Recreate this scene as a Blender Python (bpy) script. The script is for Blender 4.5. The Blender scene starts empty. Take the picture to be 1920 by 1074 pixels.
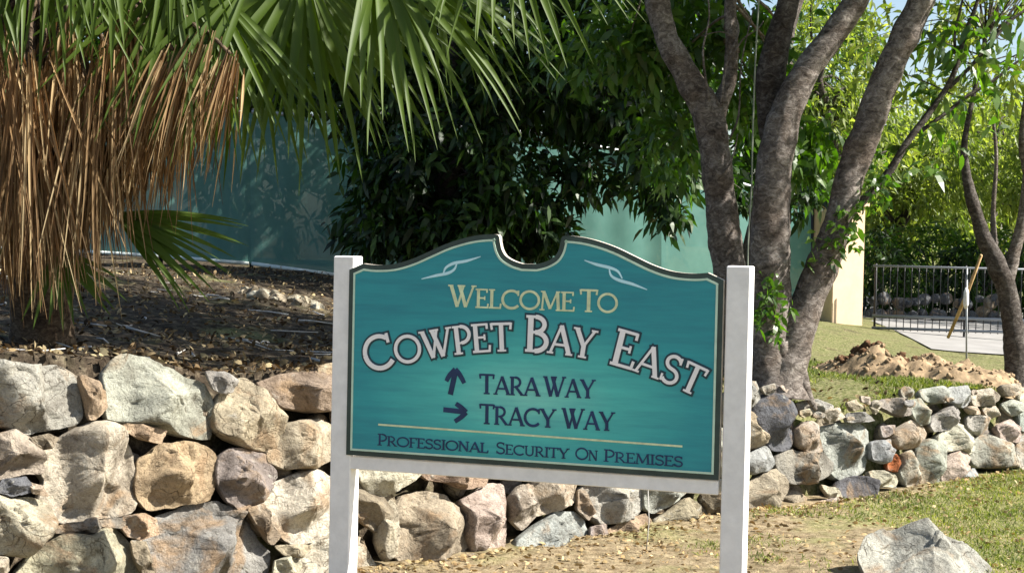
import bpy, bmesh, math, random
import numpy as np
from mathutils import Vector, Matrix, noise

random.seed(7); rng = np.random.default_rng(7)
scene = bpy.context.scene
COL = scene.collection

# ------------------------------------------------------------------ camera
F = 3000.0                      # focal length in photograph pixels (1920 wide)
PITCH, ROLL, EYE = math.radians(1.66), math.radians(1.2), 1.6
cam_data = bpy.data.cameras.new('camera')
cam_data.sensor_width = 36.0
cam_data.lens = 36.0 * F / 1920.0
cam_data.clip_start = 0.05
cam_data.clip_end = 3000
cam = bpy.data.objects.new('camera', cam_data)
COL.objects.link(cam)
cam.matrix_world = (Matrix.Translation((0, 0, EYE)) @ Matrix.Rotation(math.pi/2 - PITCH, 4, 'X')
                    @ Matrix.Rotation(ROLL, 4, 'Z'))
scene.camera = cam

# ------------------------------------------------------------------ light
SUN_EL = math.radians(44.0)
SUN_H = Vector((0.984, -0.175)).normalized()
SUN = Vector((SUN_H.x*math.cos(SUN_EL), SUN_H.y*math.cos(SUN_EL), math.sin(SUN_EL)))
world = bpy.data.worlds.new('World'); scene.world = world
world.use_nodes = True
nt = world.node_tree
bg = nt.nodes['Background']
sky = nt.nodes.new('ShaderNodeTexSky')
sky.sky_type = 'NISHITA'
sky.sun_disc = False
sky.sun_elevation = SUN_EL
sky.sun_rotation = math.atan2(SUN.x, SUN.y)
sky.air_density = 1.0; sky.dust_density = 1.5; sky.ozone_density = 1.0
nt.links.new(sky.outputs[0], bg.inputs[0])
bg.inputs[1].default_value = 0.068
sun_data = bpy.data.lights.new('sun', 'SUN')
sun_data.energy = 5.0; sun_data.angle = math.radians(0.53); sun_data.color = (1.0, 0.95, 0.87)
sun = bpy.data.objects.new('sun', sun_data); COL.objects.link(sun)
sun.rotation_euler = SUN.to_track_quat('Z', 'Y').to_euler()
sun.location = (10, -2, 12)
scene.view_settings.view_transform = 'Standard'
scene.view_settings.look = 'None'
scene.view_settings.exposure = 1.52
scene.view_settings.gamma = 1.0
scene.view_settings.use_curve_mapping = False
scene.cycles.max_bounces = 8
scene.cycles.transparent_max_bounces = 8

# ------------------------------------------------------------------ helpers
def ray(px, py):
    x = (px-960)/F; y = -(py-537)/F
    c, s = math.cos(ROLL), math.sin(ROLL)
    x, y = c*x - s*y, s*x + c*y
    cp, sp = math.cos(PITCH), math.sin(PITCH)
    return Vector((x, cp + sp*y, -sp + cp*y))
CAMP = Vector((0, 0, EYE))
def at(px, py, Y):
    r = ray(px, py); return CAMP + r*(Y/r.y)
def onz(px, py, z):
    r = ray(px, py); return CAMP + r*((z-EYE)/r.z)
def onplane(px, py, p0, n):
    r = ray(px, py); return CAMP + r*((p0-CAMP).dot(n)/r.dot(n))

def tag(o, label=None, cat=None, group=None, kind=None):
    if label: o['label'] = label
    if cat: o['category'] = cat
    if group: o['group'] = group
    if kind: o['kind'] = kind
    return o
def empty(name, loc=(0, 0, 0)):
    o = bpy.data.objects.new(name, None); COL.objects.link(o)
    o.location = loc; o.empty_display_size = 0.2
    return o
def mesh_obj(name, verts, faces, mat, parent=None, loc=None, smooth=True, color=None):
    """verts are world coordinates (or relative to loc if given as local)."""
    me = bpy.data.meshes.new(name)
    if loc is None: loc = Vector((0, 0, 0))
    loc = Vector(loc)
    v = np.asarray(verts, dtype=float) - np.array(loc)
    me.from_pydata(v.tolist(), [], [list(map(int, f)) for f in faces])
    if smooth: me.polygons.foreach_set('use_smooth', [True]*len(me.polygons))
    me.update()
    o = bpy.data.objects.new(name, me); COL.objects.link(o)
    me.materials.append(mat)
    o.location = loc
    if parent is not None:
        o.parent = parent
        o.location = loc - parent_loc(parent)
    if color: o.color = (*color, 1)
    return o
def parent_loc(p):
    l = Vector(p.location)
    while p.parent is not None:
        p = p.parent; l += Vector(p.location)
    return l

class MB:
    def __init__(self): self.v = []; self.f = []
    def add(self, verts, faces):
        n = len(self.v); self.v += [tuple(p) for p in verts]
        self.f += [[i+n for i in f] for f in faces]; return self
    def box(self, c, ax, ay, az, bev=0.0):
        """c centre, ax/ay/az half vectors; small chamfer."""
        c, ax, ay, az = map(Vector, (c, ax, ay, az))
        vs = []
        if bev <= 0:
            for sz in (-1, 1):
                for sx, sy in ((-1, -1), (1, -1), (1, 1), (-1, 1)):
                    vs.append(c + ax*sx + ay*sy + az*sz)
            return self.add(vs, [(0, 3, 2, 1), (4, 5, 6, 7), (0, 1, 5, 4), (1, 2, 6, 5), (2, 3, 7, 6), (3, 0, 4, 7)])
        bx, by, bz = bev/ax.length, bev/ay.length, bev/az.length
        rings = []
        for (k, sz) in ((1, -1), (0, -1+bz), (0, 1-bz), (1, 1)):
            r = []
            for sx, sy in ((-1, -1), (1, -1), (1, 1), (-1, 1)):
                ex, ey = (sx*(1-bx*k), sy*(1-by*k))
                # two points per corner
                a = c + ax*(sx*(1-bx*(1+k))) + ay*(sy*(1-by*k)) + az*sz
                b = c + ax*(sx*(1-bx*k)) + ay*(sy*(1-by*(1+k))) + az*sz
                r += [a, b] if sx*sy < 0 else [b, a]
            rings.append(r)
        for r in rings: vs += r
        fs = [list(range(7, -1, -1)), list(range(24, 32))]
        for k in range(3):
            for i in range(8):
                j = (i+1) % 8
                fs.append((k*8+i, k*8+j, (k+1)*8+j, (k+1)*8+i))
        return self.add(vs, fs)
    def tube(self, pts, rad, sides=10, wob=0.0, wf=3.0, cap=True, seed=0):
        pts = [Vector(p) for p in pts]
        if not hasattr(rad, '__len__'): rad = [rad]*len(pts)
        vs, fs = [], []
        up = None
        for i, p in enumerate(pts):
            d = (pts[min(i+1, len(pts)-1)] - pts[max(i-1, 0)]).normalized()
            if up is None:
                up = Vector((0, -1, 0)) if abs(d.y) < 0.8 else Vector((1, 0, 0))
            a = (up - d*up.dot(d)).normalized(); b = d.cross(a); up = a
            for k in range(sides):
                t = 2*math.pi*k/sides
                q = a*math.cos(t) + b*math.sin(t)
                r = rad[i]
                if wob:
                    pp = p + q*r
                    r *= 1 + wob*noise.noise(pp*wf + Vector((seed, 0, 0))) + wob*0.5*noise.noise(pp*wf*3)
                vs.append(p + q*r)
        n = len(pts)
        for i in range(n-1):
            for k in range(sides):
                j = (k+1) % sides
                fs.append((i*sides+k, i*sides+j, (i+1)*sides+j, (i+1)*sides+k))
        if cap:
            fs.append(list(range(sides-1, -1, -1))); fs.append([(n-1)*sides+k for k in range(sides)])
        return self.add(vs, fs)
    def build(self, name, mat, parent=None, loc=None, smooth=True, color=None):
        return mesh_obj(name, self.v, self.f, mat, parent, loc, smooth, color)

def smooth_path(pts, rads, n=6):
    """Catmull-Rom resample of points with radii."""
    P = [Vector(p) for p in pts]; out = []; ro = []
    for i in range(len(P)-1):
        p0, p1, p2, p3 = P[max(i-1, 0)], P[i], P[i+1], P[min(i+2, len(P)-1)]
        for k in range(n):
            t = k/n
            out.append(0.5*((2*p1) + (p2-p0)*t + (2*p0-5*p1+4*p2-p3)*t*t + (3*p1-p0-3*p2+p3)*t**3))
            ro.append(rads[i]*(1-t) + rads[i+1]*t)
    out.append(P[-1]); ro.append(rads[-1])
    return out, ro

# ------------------------------------------------------------------ materials
def new_mat(name):
    m = bpy.data.materials.new(name); m.use_nodes = True
    n = m.node_tree.nodes; l = m.node_tree.links
    return m, n, l, n['Principled BSDF']
def ramp(n, l, fac, stops):
    r = n.new('ShaderNodeValToRGB'); l.new(fac, r.inputs[0])
    els = r.color_ramp.elements
    while len(els) < len(stops): els.new(0.5)
    for e, (p, c) in zip(els, stops):
        e.position = p; e.color = (*c, 1) if len(c) == 3 else c
    return r.outputs[0]
def nz(n, l, scale, detail=5, rough=0.6, vec=None, dist=0.0):
    t = n.new('ShaderNodeTexNoise'); t.inputs['Scale'].default_value = scale
    t.inputs['Detail'].default_value = detail; t.inputs['Roughness'].default_value = rough
    t.inputs['Distortion'].default_value = dist
    if vec is not None: l.new(vec, t.inputs['Vector'])
    return t.outputs['Fac']
def mixc(n, l, fac, a, b, mode='MIX'):
    m = n.new('ShaderNodeMix'); m.data_type = 'RGBA'; m.blend_type = mode
    for s, v in ((m.inputs[0], fac), (m.inputs[6], a), (m.inputs[7], b)):
        if isinstance(v, (int, float)): s.default_value = v
        elif isinstance(v, tuple): s.default_value = (*v, 1)
        else: l.new(v, s)
    return m.outputs[2]
def bump(n, l, h, strength, dist, target, prev=None):
    b = n.new('ShaderNodeBump'); b.inputs['Strength'].default_value = strength
    b.inputs['Distance'].default_value = dist
    l.new(h, b.inputs['Height'])
    if prev is not None: l.new(prev, b.inputs['Normal'])
    if target is not None: l.new(b.outputs[0], target)
    return b.outputs[0]
def coord(n, which='Object'):
    return n.new('ShaderNodeTexCoord').outputs[which]
def worldpos(n):
    return n.new('ShaderNodeNewGeometry').outputs['Position']

def make_rock():
    m, n, l, p = new_mat('rock')
    oi = n.new('ShaderNodeObjectInfo')
    pos = worldpos(n)
    big = nz(n, l, 5.0, 6, 0.62, pos, 0.4)
    base = mixc(n, l, 1.0, oi.outputs['Color'], ramp(n, l, big, [(0.30, (0.42, 0.39, 0.36)), (0.50, (0.95, 0.95, 0.94)), (0.72, (1.28, 1.26, 1.20))]), 'MULTIPLY')
    st = nz(n, l, 3.1, 5, 0.6, pos, 1.2)
    stf = ramp(n, l, st, [(0.54, (0, 0, 0)), (0.66, (0.8, 0.8, 0.8))])
    base = mixc(n, l, stf, base, (0.27, 0.185, 0.11))
    li = nz(n, l, 9.0, 6, 0.7, pos, 0.5)
    lif = ramp(n, l, li, [(0.60, (0, 0, 0)), (0.68, (0.6, 0.6, 0.6))])
    base = mixc(n, l, lif, base, (0.40, 0.39, 0.345))
    fine = nz(n, l, 48.0, 8, 0.72, pos, 0.4)
    base = mixc(n, l, 1.0, base, ramp(n, l, fine, [(0.28, (0.60, 0.58, 0.55)), (0.5, (1, 1, 1)), (0.7, (1.10, 1.10, 1.08))]), 'MULTIPLY')
    pit = nz(n, l, 17.0, 6, 0.65, pos, 0.6)
    pf = ramp(n, l, pit, [(0.30, (0.45, 0.42, 0.38)), (0.40, (1, 1, 1))])
    base = mixc(n, l, 1.0, base, pf, 'MULTIPLY')
    grain = nz(n, l, 150.0, 6, 0.8, pos)
    base = mixc(n, l, 1.0, base, ramp(n, l, grain, [(0.32, (0.50, 0.48, 0.46)), (0.46, (0.95, 0.95, 0.94)), (0.62, (1.12, 1.12, 1.1))]), 'MULTIPLY')
    vo = n.new('ShaderNodeTexVoronoi'); vo.feature = 'DISTANCE_TO_EDGE'; vo.inputs['Scale'].default_value = 7.0
    wv = n.new('ShaderNodeVectorMath'); wv.operation = 'ADD'; l.new(pos, wv.inputs[0])
    tn = n.new('ShaderNodeTexNoise'); tn.inputs['Scale'].default_value = 6.0; tn.inputs['Detail'].default_value = 5; l.new(pos, tn.inputs['Vector'])
    sc_ = n.new('ShaderNodeVectorMath'); sc_.operation = 'SCALE'; sc_.inputs['Scale'].default_value = 0.22; l.new(tn.outputs['Color'], sc_.inputs[0])
    l.new(sc_.outputs[0], wv.inputs[1]); l.new(wv.outputs[0], vo.inputs['Vector'])
    ck = ramp(n, l, vo.outputs['Distance'], [(0.0, (0.30, 0.27, 0.24)), (0.022, (1, 1, 1))])
    ckm = ramp(n, l, nz(n, l, 3.7, 4, 0.6, pos), [(0.48, (0, 0, 0)), (0.56, (1, 1, 1))])
    base = mixc(n, l, ckm, base, mixc(n, l, 1.0, base, ck, 'MULTIPLY'))
    l.new(base, p.inputs['Base Color'])
    p.inputs['Roughness'].default_value = 0.9
    p.inputs['Specular IOR Level'].default_value = 0.25
    b1 = bump(n, l, pit, 0.9, 0.035, None)
    b2 = bump(n, l, fine, 0.8, 0.014, None, b1)
    b3 = bump(n, l, ck, 0.5, 0.006, None, b2)
    bump(n, l, grain, 0.5, 0.004, p.inputs['Normal'], b3)
    return m
def make_ground(name, kind):
    m, n, l, p = new_mat(name)
    pos = worldpos(n)
    a = nz(n, l, 1.3, 6, 0.6, pos, 0.3)
    b = nz(n, l, 14.0, 6, 0.7, pos)
    c = nz(n, l, 90.0, 4, 0.7, pos)
    if kind == 'lawn':
        soil = ramp(n, l, b, [(0.30, (0.12, 0.085, 0.05)), (0.5, (0.25, 0.195, 0.12)), (0.7, (0.36, 0.295, 0.19))])
        green = ramp(n, l, nz(n, l, 42.0, 6, 0.75, pos), [(0.32, (0.07, 0.085, 0.024)), (0.48, (0.19, 0.195, 0.07)), (0.60, (0.34, 0.31, 0.17))])
        x = n.new('ShaderNodeSeparateXYZ'); l.new(pos, x.inputs[0])
        mr = n.new('ShaderNodeMapRange'); l.new(x.outputs[0], mr.inputs[0])
        mr.inputs[1].default_value = 1.6; mr.inputs[2].default_value = 3.2
        mr.inputs[3].default_value = 0.35; mr.inputs[4].default_value = 0.60
        ad = n.new('ShaderNodeMath'); ad.operation = 'ADD'; l.new(mr.outputs[0], ad.inputs[0]); l.new(a, ad.inputs[1])
        f = ramp(n, l, ad.outputs[0], [(0.88, (0, 0, 0)), (1.08, (0.8, 0.8, 0.8))])
        col = mixc(n, l, f, soil, green)
        mac = nz(n, l, 6.0, 7, 0.7, pos, 0.8)
        col = mixc(n, l, 1.0, col, ramp(n, l, mac, [(0.32, (0.62, 0.64, 0.55)), (0.52, (1, 1, 1)), (0.7, (1.18, 1.15, 1.1))]), 'MULTIPLY')
    else:
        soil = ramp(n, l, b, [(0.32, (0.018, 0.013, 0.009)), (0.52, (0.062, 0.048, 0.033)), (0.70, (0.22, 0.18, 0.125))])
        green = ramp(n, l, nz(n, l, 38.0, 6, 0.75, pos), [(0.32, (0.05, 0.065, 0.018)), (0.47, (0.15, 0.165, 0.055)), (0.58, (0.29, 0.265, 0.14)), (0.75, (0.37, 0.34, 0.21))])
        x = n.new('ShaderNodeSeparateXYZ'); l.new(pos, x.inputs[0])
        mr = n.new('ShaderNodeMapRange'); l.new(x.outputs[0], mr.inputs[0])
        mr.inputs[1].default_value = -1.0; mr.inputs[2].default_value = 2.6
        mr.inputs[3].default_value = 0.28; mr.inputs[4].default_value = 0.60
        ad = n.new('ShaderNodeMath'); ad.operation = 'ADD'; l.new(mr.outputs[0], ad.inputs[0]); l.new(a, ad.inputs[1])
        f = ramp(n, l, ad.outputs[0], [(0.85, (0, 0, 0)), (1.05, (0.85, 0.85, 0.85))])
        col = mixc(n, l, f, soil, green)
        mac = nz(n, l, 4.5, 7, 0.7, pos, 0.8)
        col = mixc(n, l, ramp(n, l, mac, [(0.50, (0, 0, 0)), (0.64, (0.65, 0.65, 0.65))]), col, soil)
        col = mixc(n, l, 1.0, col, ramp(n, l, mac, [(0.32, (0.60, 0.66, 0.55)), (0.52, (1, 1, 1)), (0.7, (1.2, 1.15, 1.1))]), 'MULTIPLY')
    l.new(col, p.inputs['Base Color'])
    p.inputs['Roughness'].default_value = 0.95
    p.inputs['Specular IOR Level'].default_value = 0.1
    b1 = bump(n, l, b, 0.8, 0.05, None)
    bump(n, l, c, 0.6, 0.012, p.inputs['Normal'], b1)
    return m
def make_leaf(name, cols, trans=(0.3, 0.45, 0.05), tf=0.35, rough=0.4, spec=0.5):
    m, n, l, p = new_mat(name)
    g = n.new('ShaderNodeNewGeometry')
    col = ramp(n, l, g.outputs['Random Per Island'], [(i/(len(cols)-1), c) for i, c in enumerate(cols)])
    cl = nz(n, l, 1.4, 3, 0.5, g.outputs['Position'])
    col = mixc(n, l, 1.0, col, ramp(n, l, cl, [(0.35, (0.75, 0.8, 0.75)), (0.65, (1.2, 1.15, 1.0))]), 'MULTIPLY')
    l.new(col, p.inputs['Base Color'])
    p.inputs['Roughness'].default_value = rough
    p.inputs['Specular IOR Level'].default_value = spec
    t = n.new('ShaderNodeBsdfTranslucent')
    tc = mixc(n, l, 1.0, col, tuple(v*4 for v in trans), 'MULTIPLY')
    l.new(tc, t.inputs['Color'])
    mx = n.new('ShaderNodeMixShader'); mx.inputs[0].default_value = tf
    l.new(p.outputs[0], mx.inputs[1]); l.new(t.outputs[0], mx.inputs[2])
    l.new(mx.outputs[0], n['Material Output'].inputs['Surface'])
    return m
def make_bark(name, dark, mid, light, scale=1.0):
    m, n, l, p = new_mat(name)
    pos = worldpos(n)
    mp = n.new('ShaderNodeMapping'); mp.inputs['Scale'].default_value = (1, 1, 1.5); l.new(pos, mp.inputs['Vector'])
    a = nz(n, l, 21*scale, 8, 0.75, mp.outputs[0], 0.9)
    b = nz(n, l, 4.5*scale, 5, 0.6, pos, 0.8)
    col = ramp(n, l, a, [(0.34, dark), (0.50, mid), (0.66, light)])
    blot = ramp(n, l, b, [(0.38, (0.68, 0.62, 0.57)), (0.55, (1.0, 1.0, 1.0)), (0.70, (1.35, 1.35, 1.32))])
    col = mixc(n, l, 1.0, col, blot, 'MULTIPLY')
    l.new(col, p.inputs['Base Color']); p.inputs['Roughness'].default_value = 0.9
    p.inputs['Specular IOR Level'].default_value = 0.2
    c = nz(n, l, 90*scale, 4, 0.7, pos)
    b1 = bump(n, l, a, 0.9, 0.02, None); bump(n, l, c, 0.5, 0.006, p.inputs['Normal'], b1)
    return m
def make_plain(name, color, rough=0.6, var=0.12, scale=8.0, spec=0.4, metal=0.0, bmp=0.0, bscale=60):
    m, n, l, p = new_mat(name)
    pos = worldpos(n)
    a = nz(n, l, scale, 5, 0.6, pos)
    lo = tuple(c*(1-var) for c in color); hi = tuple(min(1, c*(1+var)) for c in color)
    l.new(ramp(n, l, a, [(0.3, lo), (0.7, hi)]), p.inputs['Base Color'])
    p.inputs['Roughness'].default_value = rough; p.inputs['Metallic'].default_value = metal
    p.inputs['Specular IOR Level'].default_value = spec
    if bmp: bump(n, l, nz(n, l, bscale, 4, 0.6, pos), bmp, 0.004, p.inputs['Normal'])
    return m

M = {}
M['rock'] = make_rock()
M['lawn'] = make_ground('lawn_ground', 'lawn')
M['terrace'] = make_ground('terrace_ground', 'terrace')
M['mound'] = make_plain('loose_dirt', (0.25, 0.182, 0.112), 0.95, 0.55, 14, 0.1, bmp=0.9, bscale=45)
M['clod'] = make_plain('dark_clod', (0.10, 0.055, 0.03), 0.95, 0.4, 20, 0.1, bmp=0.9, bscale=45)
M['drive'] = make_plain('driveway_concrete', (0.2250, 0.2175, 0.2063), 0.9, 0.15, 3, 0.2, bmp=0.3)
M['white'] = make_plain('white_paint', (0.78, 0.77, 0.745), 0.55, 0.09, 16, 0.35, bmp=0.25, bscale=45)
M['border'] = make_plain('dark_green_paint', (0.030, 0.052, 0.045), 0.5, 0.3, 10)
M['edge'] = make_plain('board_edge', (0.50, 0.45, 0.38), 0.7, 0.25, 20, 0.3)
M['cream'] = make_plain('cream_paint', (0.50, 0.66, 0.52), 0.55, 0.10, 20)
M['yellowcream'] = make_plain('pale_yellow_paint', (0.62, 0.68, 0.42), 0.55, 0.22, 25)
M['letterwhite'] = make_plain('white_letter_paint', (0.83, 0.81, 0.80), 0.55, 0.05, 20)
M['paleblue'] = make_plain('pale_blue_paint', (0.50, 0.78, 0.84), 0.55, 0.1, 20)
M['navy'] = make_plain('navy_paint', (0.010, 0.032, 0.10), 0.55, 0.3, 15)
M['outline'] = make_plain('dark_outline_paint', (0.012, 0.045, 0.060), 0.55, 0.3, 15)
M['stucco'] = make_plain('peach_stucco', (0.6120, 0.4505, 0.3017), 0.9, 0.07, 6, 0.15, bmp=0.3, bscale=120)
M['iron'] = make_plain('black_iron', (0.02, 0.02, 0.022), 0.5, 0.3, 10)
M['grail'] = make_plain('grey_rail_paint', (0.20, 0.215, 0.23), 0.5, 0.1, 10)
M['steel'] = make_plain('galvanised_steel', (0.33, 0.34, 0.34), 0.45, 0.15, 12, metal=0.6)
M['pole'] = make_plain('orange_timber', (0.44, 0.29, 0.13), 0.7, 0.35, 14)
M['plank'] = make_plain('weathered_plank', (0.44, 0.42, 0.39), 0.85, 0.25, 14, bmp=0.4)
M['hem'] = make_plain('white_hem', (0.66, 0.72, 0.68), 0.8, 0.15, 9)
M['vine'] = make_plain('grey_green_vine', (0.16, 0.18, 0.14), 0.8, 0.2, 10)
M['bark'] = make_bark('grey_bark', (0.040, 0.033, 0.028), (0.155, 0.132, 0.116), (0.34, 0.305, 0.275))
M['darkbark'] = make_bark('dark_bark', (0.02, 0.016, 0.013), (0.065, 0.055, 0.048), (0.16, 0.145, 0.13))
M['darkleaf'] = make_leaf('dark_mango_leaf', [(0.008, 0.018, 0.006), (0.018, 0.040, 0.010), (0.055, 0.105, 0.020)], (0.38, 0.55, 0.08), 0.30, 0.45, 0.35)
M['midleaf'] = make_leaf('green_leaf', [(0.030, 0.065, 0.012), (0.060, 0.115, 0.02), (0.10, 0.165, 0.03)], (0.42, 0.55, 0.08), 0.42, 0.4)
M['brightleaf'] = make_leaf('bright_leaf', [(0.07, 0.11, 0.025), (0.15, 0.20, 0.05), (0.27, 0.31, 0.11)], (0.48, 0.50, 0.16), 0.48, 0.5)
M['palm'] = make_leaf('palm_leaf', [(0.010, 0.028, 0.005), (0.042, 0.082, 0.010), (0.165, 0.205, 0.030)], (0.46, 0.52, 0.06), 0.36, 0.5, 0.25)
M['dead'] = make_leaf('dead_palm_leaf', [(0.07, 0.040, 0.020), (0.18, 0.105, 0.052), (0.30, 0.195, 0.105), (0.48, 0.37, 0.23)], (0.36, 0.25, 0.13), 0.25, 0.7, 0.2)
M['petiole'] = make_plain('palm_stalk', (0.17, 0.16, 0.06), 0.6, 0.3, 10)
M['palmtrunk'] = make_bark('palm_trunk_fibre', (0.03, 0.02, 0.013), (0.10, 0.07, 0.045), (0.24, 0.18, 0.12))
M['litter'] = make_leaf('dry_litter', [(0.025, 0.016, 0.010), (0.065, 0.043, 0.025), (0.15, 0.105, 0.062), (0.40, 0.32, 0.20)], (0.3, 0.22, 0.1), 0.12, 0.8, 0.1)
M['grass'] = make_leaf('grass_blade', [(0.06, 0.085, 0.022), (0.15, 0.175, 0.05), (0.35, 0.32, 0.17)], (0.4, 0.5, 0.08), 0.3, 0.6, 0.2)

def make_teal_panel():
    m, n, l, p = new_mat('teal_sign_paint')
    tc = coord(n, 'Object')
    mp = n.new('ShaderNodeMapping'); l.new(tc, mp.inputs['Vector'])
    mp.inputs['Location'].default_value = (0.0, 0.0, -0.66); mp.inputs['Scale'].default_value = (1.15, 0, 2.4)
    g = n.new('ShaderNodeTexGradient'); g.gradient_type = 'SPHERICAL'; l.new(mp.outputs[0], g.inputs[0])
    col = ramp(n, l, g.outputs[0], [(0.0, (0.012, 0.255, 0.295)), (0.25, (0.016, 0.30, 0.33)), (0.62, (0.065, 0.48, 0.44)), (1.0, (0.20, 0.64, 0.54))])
    m2 = n.new('ShaderNodeMapping'); l.new(tc, m2.inputs['Vector']); m2.inputs['Scale'].default_value = (1.6, 1, 18)
    s = nz(n, l, 2.2, 6, 0.65, m2.outputs[0])
    col = mixc(n, l, 1.0, col, ramp(n, l, s, [(0.3, (0.72, 0.80, 0.86)), (0.55, (1, 1, 1)), (0.75, (1.15, 1.12, 1.1))]), 'MULTIPLY')
    l.new(col, p.inputs['Base Color']); p.inputs['Roughness'].default_value = 0.45
    bump(n, l, s, 0.12, 0.004, p.inputs['Normal'])
    return m
M['teal'] = make_teal_panel()
def make_screen():
    m, n, l, p = new_mat('teal_windscreen_cloth')
    pos = worldpos(n)
    a = nz(n, l, 2.5, 5, 0.6, pos)
    col = ramp(n, l, a, [(0.3, (0.090, 0.205, 0.178)), (0.7, (0.125, 0.26, 0.228))])
    l.new(col, p.inputs['Base Color']); p.inputs['Roughness'].default_value = 0.85
    p.inputs['Specular IOR Level'].default_value = 0.1
    t = n.new('ShaderNodeBsdfTranslucent'); l.new(col, t.inputs['Color'])
    mx = n.new('ShaderNodeMixShader'); mx.inputs[0].default_value = 0.15
    l.new(p.outputs[0], mx.inputs[1]); l.new(t.outputs[0], mx.inputs[2])
    tr = n.new('ShaderNodeBsdfTransparent')
    m3 = n.new('ShaderNodeMixShader'); m3.inputs[0].default_value = 0.06      # open weave
    l.new(mx.outputs[0], m3.inputs[1]); l.new(tr.outputs[0], m3.inputs[2])
    l.new(m3.outputs[0], n['Material Output'].inputs['Surface'])
    bump(n, l, nz(n, l, 150, 3, 0.6, pos), 0.3, 0.003, p.inputs['Normal'])
    return m
M['screen'] = make_screen()

# ------------------------------------------------------------------ wall line and terrain
W0 = Vector((-1.84, 6.60, 0)); W1 = Vector((3.60, 11.50, 0))
WU = (W1-W0).normalized()
WNH = Vector((WU.y, -WU.x, 0))              # towards the lawn
BAT = 0.22
WN = (WNH + Vector((0, 0, BAT))).normalized()
WV = WU.cross(WN) * -1
if WV.z < 0: WV = -WV
def wallpt(px, py): return onplane(px, py, W0, WN)
def wu(p): return (Vector(p)-W0).dot(WU)
TOPS = [(-700, 600), (-300, 640), (0, 652), (100, 655), (220, 668), (300, 662), (400, 690), (470, 700), (560, 690), (640, 690),
        (800, 700), (1000, 705), (1200, 708), (1360, 705), (1420, 712), (1500, 745), (1580, 770), (1680, 752), (1730, 735),
        (1800, 722), (1880, 726), (1930, 738)]
tp = [wallpt(*t) for t in TOPS]
TU = [wu(p) for p in tp]; TZ = [p.z for p in tp]
TU += [TU[-1]+0.6, TU[-1]+2.0, TU[-1]+30]; TZ += [TZ[-1]-0.05, 0.30, 0.25]
def ztop(u): return np.interp(u, TU, TZ)
def zfar(x): return np.interp(x, [-8, -3, 0, 4.2, 5.2, 7.5, 40], [1.28, 1.21, 0.95, 0.64, 0.55, 0.50, 0.45])
def nse(x, y, s, o=0): return noise.noise(Vector((x*s, y*s, o)))
def terrain(x, y):
    d = Vector((x, y, 0)) - W0
    u = d.dot(WU); t = -d.dot(WNH)
    if t < 0: return lawnz(x, y)
    z0 = float(ztop(u))
    t2 = max(0.0, t - BAT*z0)
    w = min(1.0, t2/8.0); w = w*w*(3-2*w)
    z = z0*(1-w) + float(zfar(x))*w
    amp = 0.05*min(1, t2/0.6)
    if x > 4.0 and y > 16.5: amp *= max(0.0, 1 - (x-4.0)*2) if y > 18 else max(0.0, 1-(x-4.0)*2*(y-16.5)/1.5)
    return z + amp*nse(x, y, 0.9, 3) + 0.5*amp*nse(x, y, 3.1, 5) + 0.45*amp*nse(x, y, 7.5, 6) - 0.03
def lawnz(x, y):
    return 0.03*nse(x, y, 0.7, 1) + 0.012*nse(x, y, 3.0, 2)

def grid_mesh(us, ts, fn):
    vs = []; fs = []
    for t in ts:
        for u in us: vs.append(fn(u, t))
    nu = len(us)
    for j in range(len(ts)-1):
        for i in range(nu-1):
            fs.append((j*nu+i, j*nu+i+1, (j+1)*nu+i+1, (j+1)*nu+i))
    return vs, fs
# lawn sheet
def nonuni(lo, hi, a, b, fine):
    mid = np.arange(a, b+1e-6, fine)
    left = a - np.geomspace(fine, a-lo, 22)[::-1]; right = b + np.geomspace(fine, hi-b, 22)
    return np.concatenate([left, mid, right])
xs = nonuni(-500, 500, -4, 7, 0.10); ys = nonuni(-300, 900, 4.5, 13, 0.10)
v, f = grid_mesh(xs, ys, lambda x, y: (x, y, lawnz(x, y) - (0.0 if abs(x) < 60 and abs(y) < 60 else 0.05)))
tag(mesh_obj('lawn_ground', v, f, M['lawn']), kind='structure')
# terrace
us = nonuni(-60, 160, -3.0, 11.0, 0.12)
ts = np.concatenate([np.arange(0, 8, 0.10), np.geomspace(8, 400, 40)])
def tfun(u, t):
    z0 = float(ztop(u))
    p = W0 + WU*u - WNH*(t + BAT*z0 + 0.20)
    return (p.x, p.y, terrain(p.x, p.y))
v, f = grid_mesh(us, ts, tfun)
nu = len(us); base = len(v)
for i, u in enumerate(us):
    p = W0 + WU*u - WNH*0.22
    v.append((p.x, p.y, -0.15))
f += [(base+i, base+i+1, i+1, i) for i in range(nu-1)]
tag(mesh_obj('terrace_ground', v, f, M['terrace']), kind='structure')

# driveway through the gate
xs = np.linspace(4.9, 9.5, 24); ys = np.linspace(18.6, 40, 40)
v, f = grid_mesh(xs, ys, lambda x, y: (x + 0.25*(y-18.6)*0.3, y, terrain(x + 0.075*(y-18.6), y) + 0.016))
tag(mesh_obj('driveway', v, f, M['drive']), kind='structure')

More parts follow.
